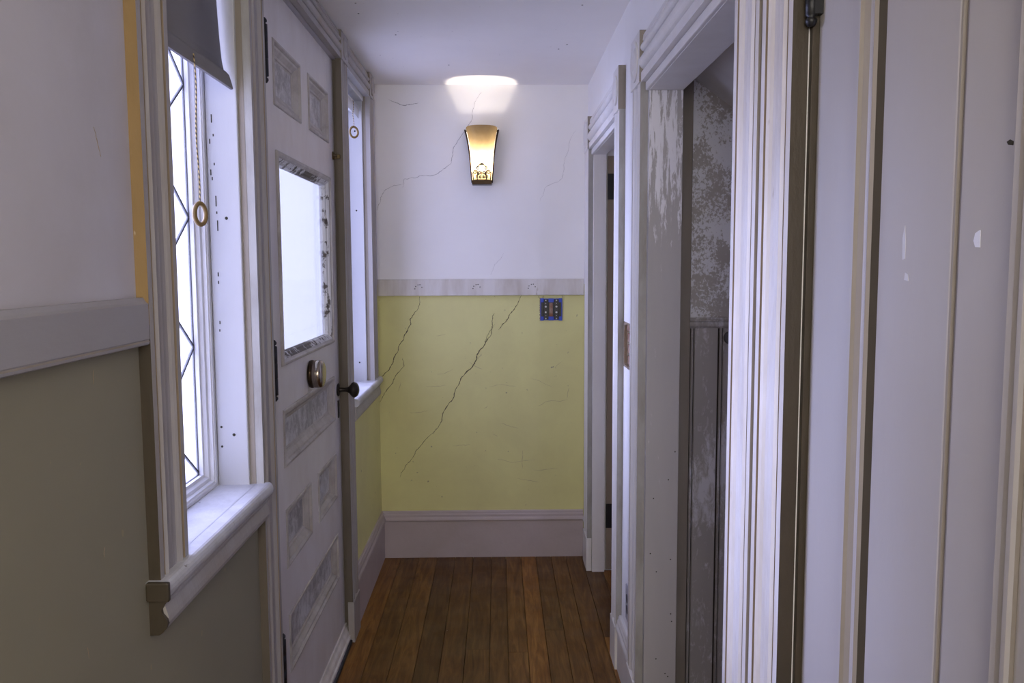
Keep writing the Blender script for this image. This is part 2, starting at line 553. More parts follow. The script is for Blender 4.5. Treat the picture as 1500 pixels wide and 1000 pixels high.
# ------------------------------------------------------------------ left wall (outside wall)
def wallbox(mb, x0, x1, y0, y1, z0, z1, split=RAILZ):
    if z0 < split < z1:
        mb.box(x0, x1, y0, y1, z0, split, 1)
        mb.box(x0, x1, y0, y1, split, z1, 0)
    else:
        mb.box(x0, x1, y0, y1, z0, z1, 0 if z0 >= split else 1)
W1 = (1.580, 2.105); DR = (2.225, 3.337); W2 = (3.450, 4.023)
SILL, HEAD = 0.950, 2.335
wl = MB()
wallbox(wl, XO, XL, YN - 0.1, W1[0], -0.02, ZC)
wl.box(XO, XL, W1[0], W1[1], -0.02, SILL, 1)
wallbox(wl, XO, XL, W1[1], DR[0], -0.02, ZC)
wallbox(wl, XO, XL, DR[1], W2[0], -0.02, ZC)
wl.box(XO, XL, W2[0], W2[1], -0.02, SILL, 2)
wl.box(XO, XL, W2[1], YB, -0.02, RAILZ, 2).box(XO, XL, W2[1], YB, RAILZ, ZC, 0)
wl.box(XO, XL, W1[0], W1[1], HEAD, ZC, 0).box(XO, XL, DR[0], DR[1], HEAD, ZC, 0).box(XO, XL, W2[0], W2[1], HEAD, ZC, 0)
wl = struct(wl.build('wall_left', ['plaster_left', 'yellow_shaded', 'yellow']))

# ------------------------------------------------------------------ back wall
wb = MB()
wallbox(wb, XO, 0.60, YB, YB + 0.12, -0.02, ZC)
wb = struct(wb.build('wall_back', ['plaster', 'yellow']))

# ------------------------------------------------------------------ right wall with its three openings
XI = 0.566
HR = 2.092
HOLE = (2.912, 3.045, 1.172, 1.330)
wr = MB()
wr.box(XR, XI, 4.095, YB, -0.02, ZC)
wr.box(XR, XI, HOLE[1], 3.172, -0.02, ZC)
wr.box(XR, XI, 2.612, HOLE[0], -0.02, ZC)
wr.box(XR, XI, HOLE[0], HOLE[1], -0.02, HOLE[2]).box(XR, XI, HOLE[0], HOLE[1], HOLE[3], ZC)
wr.box(XR + 0.05, XI, HOLE[0], HOLE[1], HOLE[2], HOLE[3])
wr.box(XR, XI, 1.272, 1.570, -0.02, ZC)
wr.box(XR, XI, YN - 0.1, 0.560, -0.02, ZC)
for a, b in ((3.172, 4.095), (1.570, 2.612), (0.560, 1.272)):
    wr.box(XR, XI, a, b, HR, ZC)
wr = struct(wr.build('wall_right', 'plaster'))
# broken-out pocket with ragged edges
pk = MB().box(XR + 0.030, XR + 0.051, HOLE[0] - 0.001, HOLE[1] + 0.001, HOLE[2], HOLE[3])
for k in range(4):
    z = HOLE[2] + 0.012 + k * 0.040
    pk.box(XR + 0.004, XR + 0.032, HOLE[0] + 0.002, HOLE[0] + 0.07 + random.uniform(-0.01, 0.02), z, z + 0.030)
pk.build('exposed_lath', 'brick', wr)
rg = MB()
for k in range(26):
    t = k / 26
    z = HOLE[2] - 0.004 + (HOLE[3] - HOLE[2] + 0.006) * t
    d = random.uniform(0.004, 0.016)
    rg.box(XR - 0.0012, XR + 0.010, HOLE[1] - d, HOLE[1] + 0.004, z, z + 0.0075)
for k in range(18):
    y = HOLE[0] + (HOLE[1] - HOLE[0]) * k / 18
    d = random.uniform(0.003, 0.012)
    rg.box(XR - 0.0012, XR + 0.010, y, y + 0.009, HOLE[3] - d, HOLE[3] + 0.003)
    rg.box(XR - 0.0012, XR + 0.010, y, y + 0.009, HOLE[2] - 0.003, HOLE[2] + random.uniform(0.002, 0.009))
rg.build('ragged_plaster_edge', 'fibre', wr)

# wall behind the camera and ceiling
struct(MB().box(XO, XI, YN - 0.2, YN, -0.02, ZC).build('wall_front', 'plaster'))
ce = struct(MB().box(XO - 0.05, 1.80, YN - 0.2, 4.80, ZC, ZC + 0.1).build('ceiling', 'ceiling'))

# ------------------------------------------------------------------ rooms beyond the right wall (closet and far room)
CY = 2.800
cw = MB()
cw.box(XI, 1.60, CY, CY + 0.06, -0.02, ZC)
cw.box(1.55, 1.62, 1.42, CY, -0.02, ZC)
cw.box(XI, 1.60, 1.38, 1.44, -0.02, ZC)
cw = struct(cw.build('wall_closet', 'closet_peel'))
x = 0.644
while x < 1.54:
    b = MB()
    w = 0.097
    prof = [(0.0, 0.0), (0.0, 0.006), (0.003, 0.008), (0.0045, 0.011), (0.0075, 0.013), (0.0105, 0.011), (0.012, 0.007),
            (0.0145, 0.007), (0.017, 0.012), (w - 0.0035, 0.012), (w - 0.001, 0.004), (w - 0.001, 0.0)]
    mats = [0] * len(prof)
    for k in (0, 1, 6, 9): mats[k] = 1
    b.sweep(prof, (x, CY, 0), (1, 0, 0), (0, -1, 0), (0, 0, 1), -0.01, 1.325, mats)
    b.build('board', ['closet_board', 'groove_dark'], cw)
    x += w
b = MB()
cap = [(0.0, 0.0), (0.014, 0.0), (0.016, 0.004)]
for k in range(9):
    a = -PI / 2 + PI * k / 8
    cap.append((0.018 + 0.006 * math.cos(a), 0.014 + 0.0095 * math.sin(a)))
cap += [(0.015, 0.025), (0.015, 0.029), (0.020, 0.031), (0.020, 0.036), (0.0, 0.036)]
b.sweep(cap, (0, CY, 1.325), (0, -1, 0), (0, 0, 1), (1, 0, 0), 0.640, 1.55)
b.build('rail', 'closet_board', cw)
MB().box(0.568, 0.642, CY - 0.022, CY, -0.01, ZC - 0.02).build('corner_board', 'brown_edge', cw, 0.003)
MB().lathe([(0.0225, 0), (0.0225, 0.006), (0.020, 0.009), (0.0, 0.010)], (0.779, CY - 0.012, 1.293), (0, -1, 0)).build('round_plate', 'disc', cw)
# sloping underside of the stair
sl = MB()
z0 = 2.141 + 0.72 * (0.654 - XI)
sl.add([(XI, 1.44, z0), (1.56, 1.44, z0 - 0.72 * (1.56 - XI)), (1.56, CY, z0 - 0.72 * (1.56 - XI)), (XI, CY, z0),
        (XI, 1.44, ZC), (1.56, 1.44, ZC), (1.56, CY, ZC), (XI, CY, ZC)],
       [(0, 1, 2, 3), (4, 7, 6, 5), (0, 4, 5, 1), (3, 2, 6, 7), (0, 3, 7, 4), (1, 5, 6, 2)])
struct(sl.build('ceiling_stair_slope', 'trim'))
fr = MB()
fr.box(1.70, 1.76, CY + 0.06, 4.76, -0.02, ZC)
fr.box(0.60, 1.76, 4.70, 4.76, -0.02, ZC)
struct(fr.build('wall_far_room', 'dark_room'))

# ------------------------------------------------------------------ cracks and marks
def frac(pts, jit, depth):
    for _ in range(depth):
        out = [pts[0]]
        for a, b in zip(pts[:-1], pts[1:]):
            d = Vector((b[0] - a[0], b[1] - a[1]))
            L = d.length
            nrm = Vector((-d.y, d.x)).normalized() if L > 0 else Vector((0, 0))
            m = ((a[0] + b[0]) / 2 + nrm.x * L * random.uniform(-jit, jit), (a[1] + b[1]) / 2 + nrm.y * L * random.uniform(-jit, jit))
            out += [m, b]
        pts = out
    return pts
def crack(pts, width, surf, parent, mat='crack', depth=4, jit=0.13, t=0.0008, name='crack'):
    """ribbon of varying width lying on a wall; surf(a, z, h) gives the world point"""
    pts = frac(pts, jit, depth)
    n = len(pts)
    mb = MB()
    vs, fs = [], []
    for i, p in enumerate(pts):
        a, b = pts[max(0, i - 1)], pts[min(n - 1, i + 1)]
        d = Vector((b[0] - a[0], b[1] - a[1])).normalized()
        nn = Vector((-d.y, d.x))
        w = width * (0.25 + 0.75 * math.sin(PI * min(1, max(0, i / (n - 1)))) ** 0.6) * random.uniform(0.4, 1.3) / 2
        for s, h in ((1, 0), (1, t), (-1, t), (-1, 0)):
            vs.append(surf(p[0] + nn.x * w * s, p[1] + nn.y * w * s, h))
    for i in range(n - 1):
        for k in range(4):
            k2 = (k + 1) % 4
            fs.append((i * 4 + k, i * 4 + k2, i * 4 + 4 + k2, i * 4 + 4 + k))
    fs += [(0, 1, 2, 3), ((n - 1) * 4 + 3, (n - 1) * 4 + 2, (n - 1) * 4 + 1, (n - 1) * 4)]
    mb.add(vs, fs)
    return mb.build(name, mat, parent)
sb = lambda a, z, h: (a, YB - h, z)
sl_ = lambda a, z, h: (XL + h, a, z)
crack([(-0.405, 1.384), (-0.42, 1.31), (-0.459, 1.262), (-0.455, 1.235), (-0.50, 1.15), (-0.546, 1.061), (-0.59, 0.985), (-0.622, 0.945)], 0.0042, sb, wb)
crack([(-0.500, 1.06), (-0.492, 1.02), (-0.545, 0.955), (-0.600, 0.875), (-0.622, 0.83)], 0.0030, sb, wb)
crack([(0.120, 1.384), (0.070, 1.30), (0.035, 1.245), (0.000, 1.205)], 0.0036, sb, wb)
crack([(-0.022, 1.29), (-0.034, 1.22), (-0.10, 1.10), (-0.145, 1.005), (-0.20, 0.95), (-0.25, 0.832), (-0.30, 0.73), (-0.345, 0.66)], 0.0048, sb, wb)
crack([(-0.33, 0.69), (-0.40, 0.615), (-0.47, 0.515), (-0.525, 0.43)], 0.0026, sb, wb)
crack([(-0.02, 1.235), (-0.06, 1.175), (-0.075, 1.14)], 0.0018, sb, wb)
crack([(-0.081, 2.41), (-0.116, 2.342), (-0.152, 2.241), (-0.180, 2.20), (-0.225, 2.135), (-0.235, 2.06), (-0.363, 1.996), (-0.477, 1.979), (-0.485, 1.934)], 0.0024, sb, wb, 'crack_soft')
crack([(-0.485, 1.955), (-0.572, 1.925), (-0.600, 1.87), (-0.618, 1.82)], 0.0022, sb, wb, 'crack_soft')
crack([(-0.55, 2.375), (-0.50, 2.355), (-0.44, 2.350), (-0.40, 2.358)], 0.0030, sb, wb, 'crack_soft')
crack([(0.40, 2.22), (0.36, 2.12), (0.33, 1.98), (0.24, 1.93), (0.21, 1.86)], 0.0012, sb, wb, 'crack_soft')
crack([(0.03, 1.60), (-0.02, 1.54), (-0.04, 1.49)], 0.0012, sb, wb, 'crack_soft')
for a, z, L, ang in [(-0.33, 0.915, 0.10, 0.05), (0.02, 0.91, 0.14, 0.0), (0.28, 0.82, 0.16, 0.2), (-0.28, 0.99, 0.09, 0.3), (-0.12, 1.02, 0.08, -0.5),
                     (0.22, 0.93, 0.12, -0.4), (0.36, 0.87, 0.06, 1.4), (-0.42, 0.78, 0.10, 0.1), (0.05, 0.70, 0.10, -0.3), (0.09, 0.52, 0.20, -0.02),
                     (0.15, 0.41, 0.12, -0.2), (-0.2, 0.60, 0.09, 0.1), (0.24, 0.47, 0.14, 0.0), (0.12, 0.52, 0.1, 1.55), (-0.52, 0.91, 0.05, 1.3),
                     (-0.02, 0.65, 0.03, -0.4), (-0.07, 0.80, 0.025, 0.5), (-0.3, 1.18, 0.05, 0.2), (-0.1, 1.07, 0.04, 1.0), (0.31, 1.02, 0.05, 0.8)]:
    dx, dz = math.cos(ang) * L / 2, math.sin(ang) * L / 2
    crack([(a - dx, z - dz), (a + dx, z + dz)], 0.0012, sb, wb, 'groove', 3, 0.10, 0.0006, 'scratch')
for pts in ([(1.322, 1.755), (1.331, 1.735), (1.341, 1.712)],
            [(1.283, 1.382), (1.281, 1.36)], [(1.29, 1.10), (1.288, 1.085)], [(1.22, 0.97), (1.224, 0.95)]):
    crack(pts, 0.0013, sl_, wl, 'groove', 3, 0.12, 0.0006, 'scratch')
# specks on the ceiling
for x, y in ((-0.47, 2.95), (-0.49, 3.0), (-0.40, 2.88), (0.30, 3.02), (0.26, 3.62), (0.34, 2.93), (-0.40, 3.4), (-0.50, 3.12), (0.29, 3.55), (-0.22, 3.9)):
    MB().lathe([(0.0035, 0), (0.003, 0.0008)], (x, y, ZC), (0, 0, -1), n=8).build('speck', 'crack', ce)

# ------------------------------------------------------------------ mouldings
def casing_prof(w, h=0.021):
    """old symmetrical casing: fillets, quirks, ogees and a reeded middle; v measured out of the wall"""
    P = [(0.0, h), (0.13, h), (0.15, h - 0.009), (0.185, h - 0.009), (0.20, h - 0.002), (0.25, h + 0.002), (0.30, h - 0.001),
         (0.34, h - 0.005), (0.40, h - 0.006), (0.46, h - 0.0055), (0.50, h - 0.0045), (0.54, h - 0.0055), (0.60, h - 0.006),
         (0.66, h - 0.005), (0.70, h - 0.001), (0.75, h + 0.002), (0.80, h - 0.002), (0.815, h - 0.009), (0.85, h - 0.009), (0.87, h), (1.0, h)]
    pts = [(0.0, -0.002)] + [(u * w, v) for u, v in P] + [(w, -0.002)]
    m = [0] * len(pts)
    for i in (2, 3, 4, 18, 19, 17): m[i] = 1
    return pts, m
trim_n = [0]
def trim(mb, mats, bevel=0.0):
    trim_n[0] += 1
    return struct(mb.build('trim_%d' % trim_n[0], mats, None, bevel))
def vcasing(side, y0, y1, z0, z1, mats, h=None, e0=None, e1=None, base=None):
    """upright casing; e0/e1 override the slot of the near/far edge"""
    X, s = (XL, 1) if side == 'L' else (XR, -1)
    if base is not None: X = base
    h = h or 0.021
    p, m = casing_prof(y1 - y0, h)
    if e0 is not None: m[0] = e0
    if e1 is not None: m[len(p) - 2] = e1
    return trim(MB().sweep(p, (X, y0, 0), (0, 1, 0), (s, 0, 0), (0, 0, 1), z0, z1, m), mats)
def hcasing(side, y0, y1, z0, z1, mats, h=0.021):
    """head casing with a bold ogee"""
    X, s = (XL, 1) if side == 'L' else (XR, -1)
    w = z1 - z0
    P = [(0.0, h), (0.20, h), (0.22, h - 0.010), (0.25, h - 0.012)]
    for k in range(11):
        a = PI * k / 10
        P.append((0.425 - 0.16 * math.cos(a), h - 0.012 + 0.019 * math.sin(a)))
    P += [(0.60, h - 0.015), (0.63, h - 0.014)]
    for k in range(8):
        a = PI * k / 7
        P.append((0.735 - 0.095 * math.cos(a), h - 0.010 + 0.013 * math.sin(a)))
    P += [(0.85, h - 0.010), (0.88, h - 0.004), (1.0, h - 0.006)]
    pts = [(0, -0.002)] + [(u * w, v) for u, v in P] + [(w, -0.002)]
    return trim(MB().sweep(pts, (X, 0, z0), (0, 0, 1), (s, 0, 0), (0, 1, 0), y0, y1), mats)
def block(side, y0, y1, z0, z1, mats, parent, h=0.027, em=0):
    X, s = (XL, 1) if side == 'L' else (XR, -1)
    mb = MB()
    xa, xb = X - s * 0.001, X + s * h
    mb.box(xa, xb, y0, y1, z0, z1)
    mb.m[-6 + 2] = em           # the side that faces the hall's near end
    cy, cz = (y0 + y1) / 2, (z0 + z1) / 2
    r = min(y1 - y0, z1 - z0) * 0.40
    o = mb.build('corner_block', mats, parent, 0.0015)
    d = MB().lathe([(r, 0), (r, 0.003), (r * 0.90, 0.006), (r * 0.80, 0.004), (r * 0.74, 0.0012), (r * 0.66, 0.0012), (r * 0.58, 0.005),
                    (r * 0.40, 0.007), (r * 0.30, 0.004), (r * 0.2, 0.0045), (0.0, 0.006)], (xb, cy, cz), (s, 0, 0), n=32)
    d.build('rosette', mats[0] if isinstance(mats, list) else mats, o)
    return o

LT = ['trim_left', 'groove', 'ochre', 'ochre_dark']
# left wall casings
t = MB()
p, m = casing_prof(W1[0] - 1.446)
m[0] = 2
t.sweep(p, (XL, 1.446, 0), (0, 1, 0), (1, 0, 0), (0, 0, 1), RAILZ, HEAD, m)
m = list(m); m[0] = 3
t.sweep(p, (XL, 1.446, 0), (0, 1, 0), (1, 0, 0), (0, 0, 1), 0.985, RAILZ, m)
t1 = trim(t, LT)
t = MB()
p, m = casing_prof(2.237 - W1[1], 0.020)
m = list(m); m[0] = 2  # edge above the stool: the blind's shade is put into its grey
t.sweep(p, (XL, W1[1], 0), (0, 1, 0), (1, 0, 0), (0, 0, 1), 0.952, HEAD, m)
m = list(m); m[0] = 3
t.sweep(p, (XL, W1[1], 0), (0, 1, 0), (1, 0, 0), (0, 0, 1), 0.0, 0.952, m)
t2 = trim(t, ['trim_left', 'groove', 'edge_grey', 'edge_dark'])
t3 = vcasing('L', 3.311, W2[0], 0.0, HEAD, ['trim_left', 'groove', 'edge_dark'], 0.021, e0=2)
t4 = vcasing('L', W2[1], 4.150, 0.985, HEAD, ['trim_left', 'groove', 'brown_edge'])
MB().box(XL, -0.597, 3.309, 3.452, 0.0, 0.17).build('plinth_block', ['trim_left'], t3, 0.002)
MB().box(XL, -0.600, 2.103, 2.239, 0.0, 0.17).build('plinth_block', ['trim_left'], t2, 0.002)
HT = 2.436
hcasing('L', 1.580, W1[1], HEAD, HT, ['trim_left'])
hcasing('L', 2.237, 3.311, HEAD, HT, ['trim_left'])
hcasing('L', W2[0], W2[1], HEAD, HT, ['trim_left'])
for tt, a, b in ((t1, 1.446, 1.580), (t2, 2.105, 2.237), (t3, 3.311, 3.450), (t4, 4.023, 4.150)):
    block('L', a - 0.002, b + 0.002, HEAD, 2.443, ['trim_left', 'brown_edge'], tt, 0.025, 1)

# right wall casings
RT = ['trim', 'groove', 'brown_edge', 'groove_dark']
RT = ['trim', 'groove', 'edge_grey', 'groove_dark']
r1 = vcasing('R', 4.087, 4.250, 0.0, HR + 0.003, RT, 0.022, e0=2)
r2 = vcasing('R', 3.055, 3.183, 0.0, HR + 0.003, RT, 0.022, e0=2)
r3 = vcasing('R', 2.607, 2.768, 0.0, HR + 0.003, RT, 0.022, e0=2)
r4 = vcasing('R', 1.430, 1.578, 0.0, HR + 0.003, ['trim_worn', 'groove', 'brown_edge'], 0.022, e0=2)
r5 = vcasing('R', 1.266, 1.412, 0.0, HR + 0.003, ['trim_worn', 'groove', 'ochre_dark'], 0.022, e0=2)
r6 = vcasing('R', 0.440, 0.562, 0.0, HR + 0.003, RT, 0.022, e0=2)
hcasing('R', 3.183, 4.087, HR + 0.003, 2.235, ['trim'])
hcasing('R', 1.578, 2.607, HR + 0.003, 2.235, ['trim'])
hcasing('R', 0.562, 1.266, HR + 0.003, 2.235, ['trim'])
for tt, a, b in ((r1, 4.087, 4.250), (r2, 3.055, 3.183), (r3, 2.607, 2.768), (r4, 1.430, 1.578), (r5, 1.266, 1.412), (r6, 0.440, 0.562)):
    block('R', a - 0.002, b + 0.002, HR + 0.003, 2.250, ['trim', 'brown_edge'], tt, 0.027, 1)
for tt, a, b in ((r1, 4.087, 4.250), (r2, 3.055, 3.183), (r3, 2.607, 2.768)):
    MB().box(XR, CR - 0.004, a - 0.003, b + 0.003, 0.0, 0.168).build('plinth_block', 'trim', tt, 0.0015)

# door linings in the right wall: jambs, heads
def lining(y0, y1, xa, xb, zt, mat, th=0.025, hm=None):
    """y0 near side, y1 far side: outer faces of the lining"""
    o = trim(MB().box(xa, xb, y1 - th, y1, 0.0, zt - th), [mat], 0.0015)
    MB().box(xa, xb, y0, y0 + th, 0.0, zt - th).build('side_jamb', mat, o, 0.0015)
    MB().box(xa, xb, y0, y1, zt - th, zt).build('head_jamb', hm or mat, o, 0.0015)
    return o
ln_far = lining(3.160, 4.095, 0.462, 0.524, HR, 'trim')
ln_mid = lining(1.568, 2.611, 0.462, 0.566, HR, 'jamb_peel', hm='trim')
for px, pz in ((0.480, 0.62), (0.500, 0.56), (0.545, 0.60), (0.488, 0.80), (0.535, 0.86), (0.548, 0.42), (0.551, 0.395), (0.502, 0.27), (0.532, 0.22), (0.541, 0.21), (0.555, 0.95)):
    MB().lathe([(0.0022, 0), (0.0018, 0.0006)], (px, 2.586, pz), (0, -1, 0), n=8).build('nail_hole', 'crack', ln_mid)
# head bead of the far and middle openings
trim(MB().box(0.452, 0.464, 1.578, 2.600, HR - 0.024, HR + 0.001), ['trim'], 0.003)
trim(MB().box(0.452, 0.464, 3.183, 4.087, HR - 0.024, HR + 0.001), ['trim'], 0.003)

# chair rails
def rail_left(y0, y1):
    pr = [(0, -0.002), (0, 0.016), (0.002, 0.0195), (0.006, 0.0205), (0.009, 0.0195), (0.011, 0.0205), (0.071, 0.0205), (0.075, 0.016), (0.082, 0.012), (0.082, -0.002)]
    return MB().sweep(pr, (XL, 0, 1.405), (0, 0, 1), (1, 0, 0), (0, 1, 0), y0, y1, [0, 0, 0, 1, 0, 0, 0, 0, 0, 0])
rl = trim(rail_left(YN, 1.4455), ['rail_left', 'brown_edge'])
rb = MB().box(XL, XR - 0.02, YB - 0.020, YB, 1.384, 1.468)
rbt = trim(rb, ['trim_worn'], 0.003)
for hx in (-0.407, -0.109, 0.175):
    for dx, dz in ((-0.018, -0.002), (0.014, -0.006), (-0.006, 0.006), (0.004, 0.007), (-0.022, -0.014)):
        MB().lathe([(0.0028, 0), (0.0022, 0.0005)], (hx + dx, YB - 0.0205, 1.434 + dz), (0, -1, 0), n=8).build('screw_hole', 'crack', rbt)

# baseboards
def bb_prof(h):
    return [(0, -0.002), (0, 0.016), (h - 0.055, 0.016), (h - 0.052, 0.021), (h - 0.046, 0.024), (h - 0.038, 0.022), (h - 0.030, 0.017),
            (h - 0.020, 0.0165), (h - 0.012, 0.0125), (h - 0.006, 0.012), (h, 0.008), (h, -0.002)]
b = MB().sweep(bb_prof(0.25), (0, YB, 0), (0, 0, 1), (0, -1, 0), (1, 0, 0), XL, XR - 0.02)
struct(b.build('baseboard_back', 'base'))
b = MB().sweep(bb_prof(0.25), (XL, 0, 0), (0, 0, 1), (1, 0, 0), (0, 1, 0), 3.452, YB - 0.012)
b.sweep(bb_prof(0.25), (XL, 0, 0), (0, 0, 1), (1, 0, 0), (0, 1, 0), YN, 2.103)
struct(b.build('baseboard_left', 'base'))
b = MB().sweep(bb_prof(0.215), (XR, 0, 0), (0, 0, 1), (-1, 0, 0), (0, 1, 0), 2.770, 3.053)
b.sweep(bb_prof(0.25), (XR, 0, 0), (0, 0, 1), (-1, 0, 0), (0, 1, 0), YN, 0.438)
b.sweep(bb_prof(0.25), (XR, 0, 0), (0, 0, 1), (-1, 0, 0), (0, 1, 0), 4.252, YB - 0.012)
struct(b.build('baseboard_right', 'trim'))

# ------------------------------------------------------------------ windows beside the entry door
def diamond_window(idx, y0, y1):
    """fixed leaded sidelight: y0..y1 opening; named window_<n>"""
    w = MB()
    ja, jb = XO + 0.005, XL + 0.020
    # linings
    w.box(ja, -0.637, y1 - 0.002, y1 + 0.004, SILL, HEAD)
    w.box(ja, jb, y0 - 0.004, y0 + 0.002, SILL, HEAD)
    w.box(ja, jb, y0, y1, HEAD - 0.004, HEAD + 0.002)
    W = struct(w.build('window_%d' % idx, 'window_white'))
    MB().box(-0.6371, -0.6225, y1 - 0.001, y1 + 0.006, SILL, HEAD).build('inner_jamb', 'brown_edge', W)  # brown tone paints in the shade cast by blind and stop
    # stops that hold the blind recess
    for yy, s in ((y1, -1), (y0, 1)):
        MB().box(-0.715, -0.637, yy - 0.002 * (1 if s < 0 else -1), yy + s * 0.010, 0.983, HEAD - 0.01).build('stop', 'window_white', W, 0.003)
    MB().box(-0.715, -0.630, y0 + 0.01, y1 - 0.01, HEAD - 0.028, HEAD - 0.003).build('stop', 'window_white', W, 0.003)
    # sash
    sy0, sy1, sz0, sz1 = y0 + 0.003, y1 - 0.003, 0.975, 2.320
    s = MB()
    s.ringframe(-0.716, sy0, sy1, sz0, sz1, [(0, -0.045), (0, 0), (0.020, 0), (0.022, -0.003), (0.026, -0.003), (0.028, -0.011),
                                              (0.036, -0.013), (0.040, -0.021), (0.047, -0.023), (0.047, -0.045)])
    S = s.build('sash', 'sash_white', W)
    gy0, gy1, gz0, gz1 = sy0 + 0.045, sy1 - 0.045, sz0 + 0.045, sz1 - 0.045
    gx = -0.752
    # lozenge lights: tips on the right edge at the measured heights
    tips = [1.027 - 0.0 + 0.3155 * k for k in range(-1, 6)]
    cyy = (gy0 + gy1) / 2
    def clip(poly):
        for ax, lim, sg in ((1, gz0, 1), (1, gz1, -1)):
            out = []
            for i in range(len(poly)):
                a, b_ = poly[i], poly[(i + 1) % len(poly)]
                ina, inb = (a[ax] - lim) * sg >= 0, (b_[ax] - lim) * sg >= 0
                if ina: out.append(a)
                if ina != inb:
                    tt = (lim - a[ax]) / (b_[ax] - a[ax])
                    out.append((a[0] + (b_[0] - a[0]) * tt, a[1] + (b_[1] - a[1]) * tt))
            poly = out
            if len(poly) < 3: return None
        return poly
    H = 0.3155
    lead = MB()
    for tz in tips:
        polys = [[(gy0, tz), (cyy, tz - H / 2), (gy1, tz), (cyy, tz + H / 2)],
                 [(gy1, tz), (cyy, tz + H / 2), (gy1, tz + H)],
                 [(gy0, tz), (gy0, tz + H), (cyy, tz + H / 2)]]
        for po in polys:
            c = clip(po)
            if not c: continue
            MB().sweep([(a, b_) for a, b_ in c], (gx, 0, 0), (0, 1, 0), (0, 0, 1), (1, 0, 0), -0.0015, 0.0015).build('pane', 'glass', W)
        for a, b_ in (((gy0, tz), (cyy, tz + H / 2)), ((cyy, tz + H / 2), (gy1, tz + H)), ((gy1, tz), (cyy, tz + H / 2)), ((cyy, tz + H / 2), (gy0, tz + H))):
            c = [a, b_]
            if max(a[1], b_[1]) > gz1 or min(a[1], b_[1]) < gz0:
                (ya, za), (yb, zb) = a, b_
                lo, hi = 0.0, 1.0
                dz = zb - za
                ts = sorted(((gz0 - za) / dz, (gz1 - za) / dz))
                lo, hi = max(0, ts[0]), min(1, ts[1])
                if hi <= lo: continue
                c = [(ya + (yb - ya) * lo, za + dz * lo), (ya + (yb - ya) * hi, za + dz * hi)]
            d = Vector((c[1][0] - c[0][0], c[1][1] - c[0][1]))
            L = d.length
            d.normalize()
            lead.sweep([(-0.0022, -0.003), (0.0022, -0.003), (0.0022, 0.003), (-0.0022, 0.003)], (gx, c[0][0], c[0][1]),
                       (0, -d.y, d.x), (1, 0, 0), (0, d.x, d.y), 0, L)
    for a, b_, c, d in ((gy0, gy0 + 0.003, gz0, gz1), (gy1 - 0.003, gy1, gz0, gz1), (gy0, gy1, gz0, gz0 + 0.003), (gy0, gy1, gz1 - 0.003, gz1)):
        lead.box(gx - 0.003, gx + 0.003, a, b_, c, d)
    lead.build('lead_came', 'lead', W)
    return W
w1 = diamond_window(1, *W1)
w2 = diamond_window(2, *W2)
# marks on the jamb of the large window
for x, z, r in ((-0.672, 1.658, 0.004), (-0.672, 1.115, 0.004), (-0.703, 1.085, 0.003), (-0.703, 1.135, 0.003)):
    MB().lathe([(r, 0), (r * 0.8, 0.0015)], (x, W1[1] - 0.0105, z), (0, -1, 0), n=10).build('screw_hole', 'crack', w1)
for x, z, h in ((-0.700, 1.90, 0.02), (-0.697, 1.86, 0.006), (-0.706, 1.845, 0.012), (-0.697, 1.79, 0.006), (-0.706, 1.77, 0.014), (-0.703, 1.755, 0.008), (-0.696, 1.70, 0.026),
                (-0.695, 1.672, 0.006), (-0.694, 1.64, 0.026), (-0.697, 1.52, 0.01), (-0.697, 1.50, 0.008), (-0.697, 1.40, 0.008), (-0.698, 1.38, 0.006)):
    MB().box(x - 0.0012, x + 0.0012, W1[1] - 0.0112, W1[1] - 0.009, z - h / 2, z + h / 2).build('paint_chip', 'crack', w1)
for x, z in ((-0.672, 1.80), (-0.672, 1.075), (-0.672, 2.17)):
    MB().lathe([(0.004, 0), (0.003, 0.0015)], (x, W2[1] - 0.0105, z), (0, -1, 0), n=10).build('screw_hole', 'crack', w2)

def stool(parent, y0, y1, ya, yb, zt, xn=-0.583, nose_to=None):
    """sill board with a rounded nose, its horns y0..y1, and the moulded apron beneath ya..yb"""
    h = 0.034
    pr = [(0, 0)]
    for k in range(9):
        a = -PI / 2 + PI * k / 8
        pr.append((0.0 + 0, 0)) if False else None
    pr = [(-0.012, -h)]
    for k in range(9):
        a = -PI / 2 + PI * k / 8
        pr.append((-0.012 + 0.012 * math.cos(a), -h / 2 + h / 2 * math.sin(a)))
    pr.append((-0.012, 0))
    pr = [pr[0]] + pr[2:-1] + [(XL - xn - 0.0, 0.0), (XL - xn - 0.0, -h)]
    st = MB()
    st.sweep(pr, (xn, 0, zt), (1, 0, 0), (0, 0, 1), (0, 1, 0), y0, y1)
    st.box(-0.718, XL + 0.001, parent_open[0] + 0.001, parent_open[1] - 0.001, zt - h, zt)
    o = st.build('stool', 'sill', parent)
    bot = zt - h - 0.066
    ap = [(XL - 0.001, 0), (-0.594, 0), (-0.592, -0.006), (-0.597, -0.010), (-0.597, -0.016), (-0.5945, -0.024), (-0.592, -0.034), (-0.591, -0.044),
          (-0.593, -0.052), (-0.599, -0.059), (-0.605, -0.064), (-0.610, -0.066), (XL - 0.001, -0.066)]
    MB().sweep(ap, (0, 0, zt - h), (1, 0, 0), (0, 0, 1), (0, 1, 0), ya, yb).build('apron', 'trim_left', parent)
    return o
parent_open = W1
stool(w1, 1.432, 2.118, 1.448, 2.104, 0.986)
MB().box(XL, -0.5825, 1.4290, 1.4400, 0.9515, 0.9865).build('horn_end', 'ochre_dark', w1, 0.003)
ec = [(XL, 0), (-0.594, 0), (-0.592, -0.006), (-0.597, -0.012), (-0.6015, -0.020), (-0.600, -0.028), (-0.592, -0.038), (-0.591, -0.046),
      (-0.594, -0.054), (-0.600, -0.061), (-0.607, -0.066), (XL, -0.066)]
